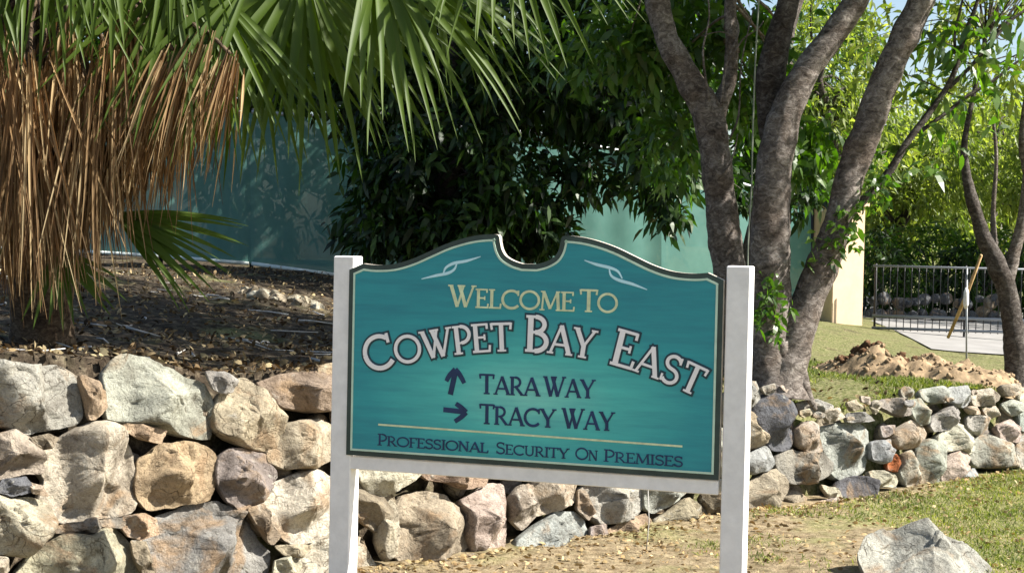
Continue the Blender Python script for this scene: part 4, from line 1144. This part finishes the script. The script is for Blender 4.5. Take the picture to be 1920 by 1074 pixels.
# low stone wall behind the gate
lw_ = empty('stone_wall', at(1700, 600, 24.6)); tag(lw_, 'low shaded stone wall behind the iron gate', 'stone wall')
rr = random.Random(5)
for row in range(2):
    for k in range(13):
        c = at(1636 + k*19 + row*8 + rr.uniform(-6, 6), 588 - row*24 + rr.uniform(-6, 6), 24.6 + rr.uniform(-0.05, 0.05))
        r = rr.uniform(0.065, 0.135); n = 8
        uv = np.array([(r*rr.uniform(0.8, 1.15)*math.cos(2*math.pi*i/n), 0.95*r*rr.uniform(0.8, 1.1)*math.sin(2*math.pi*i/n)) for i in range(n)])
        v, f, cc = rock_mesh(uv, r*0.9, 1500+row*20+k, 16, 5, 4)
        mesh_obj('stone', [c + Vector((p[0], -p[2], p[1])) for p in v], f, M['rock'], lw_, c, True, PAL[rr.choice(['dark', 'brown', 'dark', 'dark'])])

# ------------------------------------------------------------------ screen fence
fence = empty('screen_fence', at(830, 520, 20.2))
tag(fence, 'teal cloth windscreen fence running behind the trees', 'fence')
nodes = [(-420, 440, 21.2), (-180, 455, 20.9), (60, 466, 20.6), (300, 480, 20.3), (470, 494, 20.2), (715, 526, 20.1), (985, 560, 20.3), (1240, 578, 20.8), (1520, 597, 21.6)]
tops_ = [(-420, 175), (-180, 190), (60, 200), (300, 208), (470, 212), (715, 228), (985, 250), (1240, 300), (1520, 386)]
bots = [at(*n_) for n_ in nodes]
tpts = [at(t[0], t[1], n_[2]) for t, n_ in zip(tops_, nodes)]
for i in range(len(nodes)):
    t = tpts[i]; b = bots[i]
    gz = terrain(b.x, b.y) - 0.15
    mb = MB().tube([(b.x, b.y+0.06, gz), (b.x, b.y+0.06, t.z+0.06)], 0.026, 10)
    mb.build('post', M['iron'], fence, (b.x, b.y+0.06, b.z))
for i in range(len(nodes)-1):
    nx_, nz_ = 22, 12; vs = []; fs = []
    for j in range(nz_):
        for k in range(nx_):
            a = k/(nx_-1); c = j/(nz_-1)
            p = bots[i].lerp(bots[i+1], a).lerp(tpts[i].lerp(tpts[i+1], a), c)
            wv = 0.09*math.sin(a*math.pi)*noise.noise(Vector((p.x*1.3, p.z*0.8, i))) + 0.012*math.sin(a*23+i)*(1-abs(c-0.5))
            vs.append(p + Vector((0, wv - 0.01, 0)))
    for j in range(nz_-1):
        for k in range(nx_-1):
            fs.append((j*nx_+k, j*nx_+k+1, (j+1)*nx_+k+1, (j+1)*nx_+k))
    mesh_obj('screen_panel', vs, fs, M['screen'], fence, bots[i])
    MB().tube([bots[i]+Vector((0.02, -0.045, 0.0)), bots[i+1]+Vector((-0.02, -0.045, 0.0))], 0.024, 8).build('bottom_rail', M['hem'], fence, bots[i])
    MB().tube([tpts[i]+Vector((0.02, -0.03, 0.01)), tpts[i+1]+Vector((-0.02, -0.03, 0.01))], 0.024, 8).build('top_rail', M['steel'], fence, bots[i])

# ------------------------------------------------------------------ peach pillar
YP = 21.3
p0 = at(1559, 612, YP); p1 = at(1625, 612, YP-0.02); ptop = at(1590, 386, YP)
pu = Vector((0.86, 0.50, 0)).normalized(); pn = Vector((pu.y, -pu.x, 0))
wdt = (p1-p0).length/pu.x*1.02
pcn = p0 + pu*wdt/2 - pn*0.30
pcn.z = terrain(pcn.x, pcn.y)
pil = empty('gate_pillar', pcn); tag(pil, 'peach stuccoed gate pillar beside the iron gate', 'pillar')
h_ = ptop.z - pcn.z
MB().box(pcn+Vector((0, 0, h_/2-0.1)), pu*wdt/2, -pn*0.30, Vector((0, 0, h_/2+0.1)), 0.01).build('shaft', M['stucco'], pil, pcn, False)
MB().box(pcn+Vector((0, 0, h_+0.035)), pu*(wdt/2+0.04), -pn*0.34, Vector((0, 0, 0.04)), 0.01).build('cap', M['stucco'], pil, pcn, False)

# ------------------------------------------------------------------ iron gate
g0 = at(1634, 618, 21.2); g1 = at(1990, 640, 20.6)
gate = empty('iron_gate', g0); tag(gate, 'low black iron picket gate running from the peach pillar across the driveway', 'gate')
gl = (g1-g0); ghat = Vector((gl.x, gl.y, 0)).normalized()
zt_ = at(1700, 408, 21.0).z; zmid = at(1700, 500, 21.0).z; zb1 = at(1700, 594, 21.0).z; zb0 = at(1700, 617, 21.0).z
for z, mt, r in ((zmid, 'grail', 0.014), (zb1, 'grail', 0.02), (zb0, 'grail', 0.018)):
    MB().tube([(g0.x, g0.y, z), (g1.x, g1.y, z)], r, 8).build('rail', M[mt], gate, (g0.x, g0.y, z))
for a in (0.02, 0.5, 0.98):
    x = g0.x*(1-a)+g1.x*a; y = g0.y*(1-a)+g1.y*a
    MB().tube([(x, y+0.05, zb0-0.25), (x, y+0.05, zmid+0.03)], 0.016, 8).build('post', M['iron'], gate, (x, y+0.05, zb0))
npk = 26
for k in range(npk):
    a = (k+0.5)/npk; x = g0.x*(1-a)+g1.x*a; y = g0.y*(1-a)+g1.y*a
    MB().tube([(x, y+0.02, zb0-0.03), (x, y+0.02, zmid+0.02)], [0.006, 0.006], 6).build('picket', M['iron'], gate, (x, y+0.02, zb0))

# orange pole, metal stake, planks, mound
a = at(1840, 478, 13.3); b = at(1786, 612, 13.7)
b2 = b + (b-a).normalized()*0.12
o = MB().tube([a, a.lerp(b2, 0.5)+Vector((0.01, 0, 0)), b2], [0.013, 0.016, 0.014], 10, 0.12, 8).build('orange_pole', M['pole'], None, b2)
tag(o, 'slanting orange timber pole leaning on the crooked tree', 'pole')
s0 = at(1814, 668, 13.4); s0.z = terrain(s0.x, s0.y); s1 = at(1813, 503, 13.4)
st = empty('metal_stake', s0); tag(st, 'thin upright metal stake in the grass by the orange pole', 'stake')
MB().tube([s0-Vector((0, 0, 0.1)), s1], 0.008, 8).build('rod', M['steel'], st, s0)
MB().tube([s1-Vector((0, 0, 0.34)), s1-Vector((0, 0, 0.30)), s1-Vector((0, 0, 0.2)), s1-Vector((0, 0, 0.16))], [0.010, 0.024, 0.022, 0.010], 8).build('clip', M['white'], st, s1)

cm = at(1725, 690, 12.7); cz = terrain(cm.x, cm.y)
def mz(x, y):
    ax = Vector((0.80, -0.60, 0)); d = Vector((x-cm.x, y-cm.y, 0)); p = d.dot(ax); q = d.dot(Vector((0.60, 0.80, 0)))
    r = (p/0.95)**2 + (q/0.55)**2
    k = max(0, 1-r)
    return terrain(x, y) - 0.03 + 0.27*k**0.9*(1+0.5*nse(x, y, 3, 1)+0.35*nse(x, y, 9, 2)) + (0.035*abs(nse(x, y, 17, 3))+0.02*nse(x, y, 38, 4) if k > 0 else 0)
xs = np.linspace(cm.x-1.15, cm.x+1.15, 80); ys = np.linspace(cm.y-1.1, cm.y+1.1, 80)
v, f = grid_mesh(xs, ys, lambda x, y: (x, y, mz(x, y)))
def inm(p):
    dx = ((p[0]-cm.x)*0.80 - (p[1]-cm.y)*0.60)/0.95; dy = ((p[0]-cm.x)*0.60 + (p[1]-cm.y)*0.80)/0.55
    return dx*dx+dy*dy < 1.12
f = [q for q in f if any(inm(v[i]) for i in q)]
tag(mesh_obj('dirt_mound', v, f, M['mound']), kind='structure')
rr = random.Random(9)
def clods(n, fn, rlo, rhi):
    mb = MB(); bm = bmesh.new(); bmesh.ops.create_icosphere(bm, subdivisions=2, radius=1.0)
    co = [v_.co.copy() for v_ in bm.verts]; fc_ = [[w.index for w in f_.verts] for f_ in bm.faces]; bm.free()
    for k in range(n):
        q = fn(); r = rlo + (rhi-rlo)*rr.random()**2.5; o_ = Vector((k*3.1, 0, 0))
        mb.add([q + c_*r*(1+0.55*noise.noise(c_*1.6+o_)+0.25*noise.noise(c_*4+o_)) for c_ in co], fc_)
    return mb
def c1():
    q = at(rr.uniform(1568, 1720), rr.uniform(630, 662), 13.0 + rr.uniform(-0.25, 0.25)); q.z = max(mz(q.x, q.y), terrain(q.x, q.y)) + 0.004; return q
mb = clods(190, c1, 0.006, 0.042)
tag(mb.build('dirt_clods', M['clod']), 'dark clods of earth on the dirt mound', 'dirt', kind='stuff')
def c2():
    a = rr.uniform(0, 6.28); r = math.sqrt(rr.random())*1.08
    p = math.cos(a)*r*0.95; q_ = math.sin(a)*r*0.55
    x = cm.x + 0.80*p + 0.60*q_; y = cm.y - 0.60*p + 0.80*q_
    return Vector((x, y, mz(x, y)+0.003))
tag(clods(700, c2, 0.004, 0.022).build('dirt_crumbs', M['mound']), 'tan crumbs of loose dirt scattered over the mound', 'dirt', kind='stuff')
# pale rubble by the foot of the screen fence
rub = empty('rubble_heap', at(525, 545, 14.5)); tag(rub, 'heap of pale broken rubble below the teal screen left of the sign', 'rubble')
for k in range(24):
    px = rr.uniform(450, 600); py = 526 + (px-445)*0.26 + rr.uniform(-10, 30)
    c = at(px, py, 14.5 + rr.uniform(-0.4, 0.4)); c.z = terrain(c.x, c.y) + rr.uniform(-0.02, 0.04)
    r = rr.uniform(0.03, 0.09); n = 8
    uv = np.array([(r*rr.uniform(0.8, 1.2)*math.cos(2*math.pi*i/n), 0.7*r*rr.uniform(0.7, 1.2)*math.sin(2*math.pi*i/n)) for i in range(n)])
    v, f, cc = rock_mesh(uv, r*0.9, 1700+k, 18, 6, 5)
    mesh_obj('rubble_stone', [c + Vector((p[0], -p[2]*0.8, p[1]+p[2]*0.5)) for p in v], f, M['rock'], rub, c, True, PAL[rr.choice(['white', 'pale', 'white', 'tan'])])
q0 = at(1884, 702, 12.55); q1 = at(2010, 728, 12.75)
q0.z = terrain(q0.x, q0.y)+0.03; q1.z = terrain(q1.x, q1.y)+0.03
dq = (q1-q0).normalized(); sd = Vector((-dq.y, dq.x, 0))
o = MB().box((q0+q1)/2, dq*(q1-q0).length/2, sd*0.05, Vector((0, 0, 0.018)), 0.004).build('plank', M['plank'], None, q0, False)
tag(o, 'weathered grey plank lying at the foot of the crooked tree', 'plank')

# ------------------------------------------------------------------ palm
pP = Vector((-2.40, 8.15, 0)); pP.z = terrain(pP.x, pP.y)
palm = empty('palm_tree', pP)
tag(palm, 'fan palm with a brown skirt of dead leaves standing above the wall', 'palm tree')
P, R_ = smooth_path([pP-Vector((0, 0, 0.2)), pP+Vector((0.02, 0, 0.8)), pP+Vector((0.03, 0, 1.6)), pP+Vector((0.0, 0, 2.3))], [0.17, 0.15, 0.15, 0.14], 8)
MB().tube(P, R_, 16, 0.2, 9).build('trunk', M['palmtrunk'], palm, pP)
CR = pP + Vector((0, 0, 2.15))
def strip(base, dirs, L_, w, segs, droop, nor, rnd, fold=0.22):
    """one long leaf segment bending down under its weight"""
    p = Vector(base); d = Vector(dirs).normalized(); st = L_/segs
    vs = []; fs = []
    for i in range(segs+1):
        a = i/segs
        ww = w*(0.45+1.1*min(a*3, 1)*1.0)*(1-a**1.6)*0.75 + 0.0012
        side = d.cross(nor).normalized(); nn = side.cross(d)
        vs += [p-side*ww/2+nn*ww*fold, p.copy(), p+side*ww/2+nn*ww*fold]
        d = (d + Vector((rnd.uniform(-.03, .03), rnd.uniform(-.03, .03), -droop*(0.25+1.6*a)/segs))).normalized()
        p = p + d*st
    for i in range(segs):
        b = i*3
        fs += [(b, b+1, b+4, b+3), (b+1, b+2, b+5, b+4)]
    return vs, fs
def frond(hub, axis, face_n, nseg, L_, w, span, droop, seed, dead=False, stalk_from=None):
    rnd = random.Random(seed)
    axis = Vector(axis).normalized(); n = Vector(face_n); n = (n-axis*n.dot(axis)).normalized(); sd = axis.cross(n)
    fr_ = empty('dead_frond' if dead else 'frond', hub); fr_.parent = palm; fr_.location = Vector(hub)-palm.location
    s0 = Vector(stalk_from) if stalk_from is not None else CR
    P, R_ = smooth_path([s0, (s0+Vector(hub))/2+Vector((0, 0, 0.12)), Vector(hub)], [0.022, 0.016, 0.011], 5)
    MB().tube(P, R_, 7).build('stalk', M['petiole'] if not dead else M['palmtrunk'], fr_, hub)
    big = MB()
    for k in range(nseg):
        a = math.radians(-span/2 + span*(k+0.5)/nseg + rnd.uniform(-2, 2))
        d = axis*math.cos(a) + sd*math.sin(a) + n*0.12*rnd.uniform(-1, 1)
        ln = L_*(0.72+0.28*math.cos(a*0.7))*rnd.uniform(0.85, 1.08)
        vs, fs = strip(Vector(hub)+d*0.03, d, ln, w*rnd.uniform(0.8, 1.15), 8, droop*rnd.uniform(0.7, 1.35), n + sd*rnd.uniform(-.5, .5), rnd)
        if dead: big.add(vs, fs)
        else: mesh_obj('leaf_segment', vs, fs, M['palm'], fr_, hub, True)
    if dead: big.build('dead_leaf', M['dead'], fr_, hub)
    return fr_
# green fronds: hub pixel, depth, axis, facing
FR = [ # px, py, Y, axis, n, nseg, L, w, span, droop
 (570, -60, 7.75, (0.30, -0.15, -0.95), (0.3, -1, 0.1), 26, 1.05, 0.048, 175, 0.55),
 (700, -90, 7.6, (0.55, -0.25, -0.75), (0.5, -0.8, 0.4), 20, 1.08, 0.051, 95, 0.55),
 (480, -30, 8.1, (-0.10, -0.1, -1.0), (0.1, -1, 0.2), 24, 1.0, 0.045, 140, 0.35),
 (330, -170, 7.5, (0.05, -0.4, -0.9), (0.1, -1, 0.5), 12, 0.66, 0.045, 70, 0.6),
 (40, -210, 7.3, (-0.05, -0.5, -0.85), (0, -1, 0.6), 16, 0.88, 0.046, 95, 0.6),
 (140, -250, 7.3, (0.1, -0.5, -0.85), (0, -1, 0.6), 14, 0.88, 0.046, 80, 0.6),
 (930, -190, 7.4, (0.45, -0.3, -0.8), (0.3, -1, 0.4), 20, 0.84, 0.043, 120, 0.6),
 (790, -150, 8.2, (0.3, 0.1, -0.9), (0.2, -1, 0.3), 20, 0.90, 0.043, 110, 0.5),
 (240, -80, 8.5, (0.25, 0.0, -0.95), (0.1, -1, 0.2), 20, 0.98, 0.043, 130, 0.4),
 (390, -60, 8.7, (0.15, 0.0, -0.95), (0.1, -1, 0.2), 22, 0.95, 0.045, 150, 0.35),
 (590, -70, 8.8, (0.2, 0.1, -0.95), (0.1, -1, 0.2), 22, 1.0, 0.045, 150, 0.4),
 (210, -110, 7.2, (-0.2, -0.3, -0.9), (0.1, -1, 0.4), 7, 0.55, 0.040, 60, 0.6),
 (470, -40, 7.5, (-0.75, -0.3, -0.75), (0.1, -1, 0.4), 12, 0.85, 0.037, 60, 0.35),
 (-30, -90, 7.3, (0.1, -0.3, -0.9), (0.1, -1, 0.4), 8, 0.62, 0.040, 50, 0.6),
 (330, -60, 7.45, (-0.35, -0.2, -0.9), (0.1, -1, 0.3), 20, 0.82, 0.034, 110, 0.3),
 (400, -20, 7.55, (0.05, -0.2, -0.95), (0.1, -1, 0.3), 22, 0.90, 0.034, 100, 0.3),
 (90, -120, 7.35, (0.1, -0.3, -0.9), (0.1, -1, 0.3), 14, 0.72, 0.034, 100, 0.5),
 (420, -330, 8.0, (0.6, -0.4, 0.2), (0.0, -0.4, 0.9), 22, 0.95, 0.048, 200, 0.9),
 (120, -360, 8.4, (-0.4, 0.3, 0.5), (0.3, -0.4, 0.8), 20, 0.95, 0.048, 200, 0.9),
 (600, -240, 8.9, (0.7, 0.4, 0.0), (-0.1, 0, 1), 20, 0.95, 0.048, 180, 0.9),
]
for i, (px, py, Y, ax, n_, ns, L_, w, sp_, dr) in enumerate(FR):
    frond(at(px, py, Y), ax, n_, ns, L_, w, sp_, dr, 300+i)
# low frond sweeping to the right near the ground
frond(at(215, 400, 7.9), (0.90, -0.05, -0.36), (0.1, -0.9, 0.5), 18, 0.62, 0.036, 62, 0.22, 340, stalk_from=pP+Vector((0, 0, 0.9)))
frond(at(110, 470, 7.7), (0.35, -0.2, -0.75), (0.1, -0.9, 0.5), 10, 0.36, 0.034, 110, 0.3, 341, stalk_from=pP+Vector((0, 0, 0.8)))
# dead skirt: withered fans folded shut, hanging as long strips
def dead_frond(hub, L_, nseg, seed):
    rnd = random.Random(seed); hub = Vector(hub)
    fr_ = empty('dead_frond', hub); fr_.parent = palm; fr_.location = hub-palm.location
    s0 = CR + Vector((rnd.uniform(-.1, .1), -0.1, rnd.uniform(-0.3, 0.1)))
    P, R_ = smooth_path([s0, (s0+hub)/2+Vector((0, 0, 0.10)), hub], [0.018, 0.013, 0.009], 5)
    MB().tube(P, R_, 7).build('stalk', M['palmtrunk'], fr_, hub)
    big = MB()
    lean = rnd.uniform(-0.16, 0.12) - 0.22*min(1, max(0, (hub.x+2.3)/0.8))
    for k in range(nseg):
        e = rnd.gauss(0, 1)
        b0 = hub + Vector((e*0.045, rnd.gauss(0, 0.05), rnd.uniform(-0.10, 0.03)))
        d = Vector((lean + e*0.13 + rnd.uniform(-.05, .05), rnd.gauss(0, 0.12), -1))
        vs, fs = strip(b0, d, L_*rnd.uniform(0.55, 1.08), rnd.uniform(0.006, 0.015), 7, 0.25, Vector((rnd.uniform(-1, 1), -1, 0)), rnd, 0.4)
        big.add(vs, fs)
    big.build('dead_leaf', M['dead'], fr_, hub)
rr = random.Random(17)
k = 0
for layer, (nl, y_hi) in enumerate(((14, 90), (16, 150), (14, 230), (10, 320))):
    for q in range(nl):
        xmax = (440, 420, 330, 230)[layer]
        px = -60 + (xmax+60)*(q+rr.uniform(0.2, 0.8))/nl
        yb = np.interp(px, [-60, 0, 100, 200, 260, 330, 420, 500], [600, 590, 560, 500, 450, 395, 345, 310])
        py = min(y_hi + rr.uniform(-70, 70) + max(0, 120-px)*0.15, yb-120)
        Y = 8.15 + (-0.75, -0.45, -0.2, -0.55)[layer] + rr.uniform(-0.12, 0.12)
        dead_frond(at(px, py, Y), (yb-py)*Y/F*rr.uniform(0.6, 1.04), rr.choice([24, 32, 40, 46]), 400+k); k += 1

# ------------------------------------------------------------------ litter, grass
def scatter(n, fn_pt, seed):
    r_ = random.Random(seed); out = []
    while len(out) < n:
        q = fn_pt(r_)
        if q is not None: out.append(q)
    return np.array(out)
def on_terrace(r_):
    u = r_.uniform(-2.5, 9.5); t = r_.uniform(0, 1)**1.6*10
    p = W0 + WU*u - WNH*(t + BAT*float(ztop(u)) + 0.14)
    if p.x > 1.7 and r_.random() < 0.75: return None
    return (p.x, p.y, terrain(p.x, p.y)+0.012)
Pt = scatter(20000, on_terrace, 1)
d = rng.normal(size=Pt.shape)*np.array([1, 1, 0.5])
Ls = rng.uniform(0.012, 0.06, len(Pt))
V, F_ = leaf_arrays(Pt, d, Ls, Ls*rng.uniform(0.25, 0.6, len(Pt)), -0.05, 0.5, 5)
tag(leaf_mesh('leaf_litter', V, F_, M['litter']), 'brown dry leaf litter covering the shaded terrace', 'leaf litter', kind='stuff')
def on_lawn(r_):
    u = r_.uniform(-1.5, 9.0); t = r_.uniform(0, 1)**2.2*2.6
    p = W0 + WU*u + WNH*(t+0.02)
    return (p.x, p.y, lawnz(p.x, p.y)+0.008)
Pt = scatter(6500, on_lawn, 2)
M['lawnlitter'] = make_leaf('tan_lawn_litter', [(0.12, 0.075, 0.04), (0.30, 0.22, 0.12), (0.48, 0.38, 0.24)], (0.3, 0.22, 0.1), 0.12, 0.8, 0.1)
d = rng.normal(size=Pt.shape)*np.array([1, 1, 0.25]); Ls = rng.uniform(0.01, 0.045, len(Pt))
V, F_ = leaf_arrays(Pt, d, Ls, Ls*rng.uniform(0.3, 0.6, len(Pt)), -0.05, 0.5, 6)
tag(leaf_mesh('leaf_litter', V, F_, M['lawnlitter']), 'dry leaves strewn on the lawn along the wall foot', 'leaf litter', kind='stuff')
def grass(n, fn, seed, Lr, label):
    Pt = scatter(n, fn, seed); r_ = np.random.default_rng(seed)
    d = r_.normal(size=Pt.shape)*np.array([0.5, 0.5, 0.1]) + np.array([0, 0, 0.8]); Ls = r_.uniform(*Lr, len(Pt))
    V, F_ = leaf_arrays(Pt, d, Ls, Ls*0.12+0.001, 0.25, 0.1, seed, True)
    tag(leaf_mesh('grass', V, F_, M['grass']), label, 'grass', kind='stuff')
def g_lawn(r_):
    x = r_.uniform(-0.5, 4.6); y = r_.uniform(6.5, 12.5)
    d = Vector((x, y, 0))-W0
    if d.dot(WNH) < 0.02: return None
    g = nse(x, y, 1.3, 7) + 0.4*nse(x, y, 5, 8) + (x-2.4)*0.45
    if g < r_.uniform(-0.35, 0.5): return None
    return (x, y, lawnz(x, y)-0.003)
grass(40000, g_lawn, 11, (0.02, 0.06), 'short patchy green grass on the lawn in front of the wall')
def g_ter(r_):
    u = r_.uniform(1.0, 9.5); t = r_.uniform(0, 1)**1.3*11
    p = W0 + WU*u - WNH*(t + BAT*float(ztop(u)) + 0.16)
    if (p.x > 4.8 and p.y > 18): return None
    g = nse(p.x, p.y, 1.1, 17) + 0.4*nse(p.x, p.y, 4, 18) + (p.x-1.6)*0.35
    if g < r_.uniform(-0.3, 0.5): return None
    dx = ((p.x-cm.x)*0.80 + (p.y-cm.y)*-0.60)/0.95; dy = ((p.x-cm.x)*0.60 + (p.y-cm.y)*0.80)/0.55
    if dx*dx+dy*dy < 0.95: return None
    return (p.x, p.y, terrain(p.x, p.y)-0.003)
grass(42000, g_ter, 12, (0.025, 0.075), 'short sunlit grass growing on the terrace above the wall')
mb = MB(); rr = random.Random(21)
for k in range(150):
    u = rr.uniform(-2.0, 5.5); t = rr.random()**1.5*8
    p = W0 + WU*u - WNH*(t + BAT*float(ztop(u)) + 0.25); a = rr.uniform(0, 6.28); ln = rr.uniform(0.08, 0.42)
    q = p + Vector((math.cos(a)*ln, math.sin(a)*ln, 0)); m_ = (p+q)/2 + Vector((rr.uniform(-.03, .03), rr.uniform(-.03, .03), 0))
    if (q-W0).dot(WNH) > -0.45: continue
    for w in (p, m_, q): w.z = terrain(w.x, w.y) + rr.uniform(0.008, 0.03)
    r = rr.uniform(0.003, 0.009); mb.tube([p, m_, q], [r, r*0.8, r*0.5], 5)
tag(mb.build('fallen_sticks', M['plank']), 'thin dry sticks fallen over the shaded bank under the palm', 'sticks', kind='stuff')
# a few thin dry stalks by the wall
for px, y0, y1, Y in ((1212, 1030, 925, 8.35), (1470, 0, 0, 0)):
    if Y:
        b = onz(px, y0, 0.0)
        o = MB().tube([b, b+Vector((0.01, 0, 0.15)), b+Vector((0.0, 0, 0.34))], [0.004, 0.003, 0.002], 6).build('dry_stalk', M['plank'], None, b)
        tag(o, 'thin dry stalk standing on the lawn below the sign rail', 'stalk')
print('stones', stone_count[0], 'objects', len(bpy.data.objects))
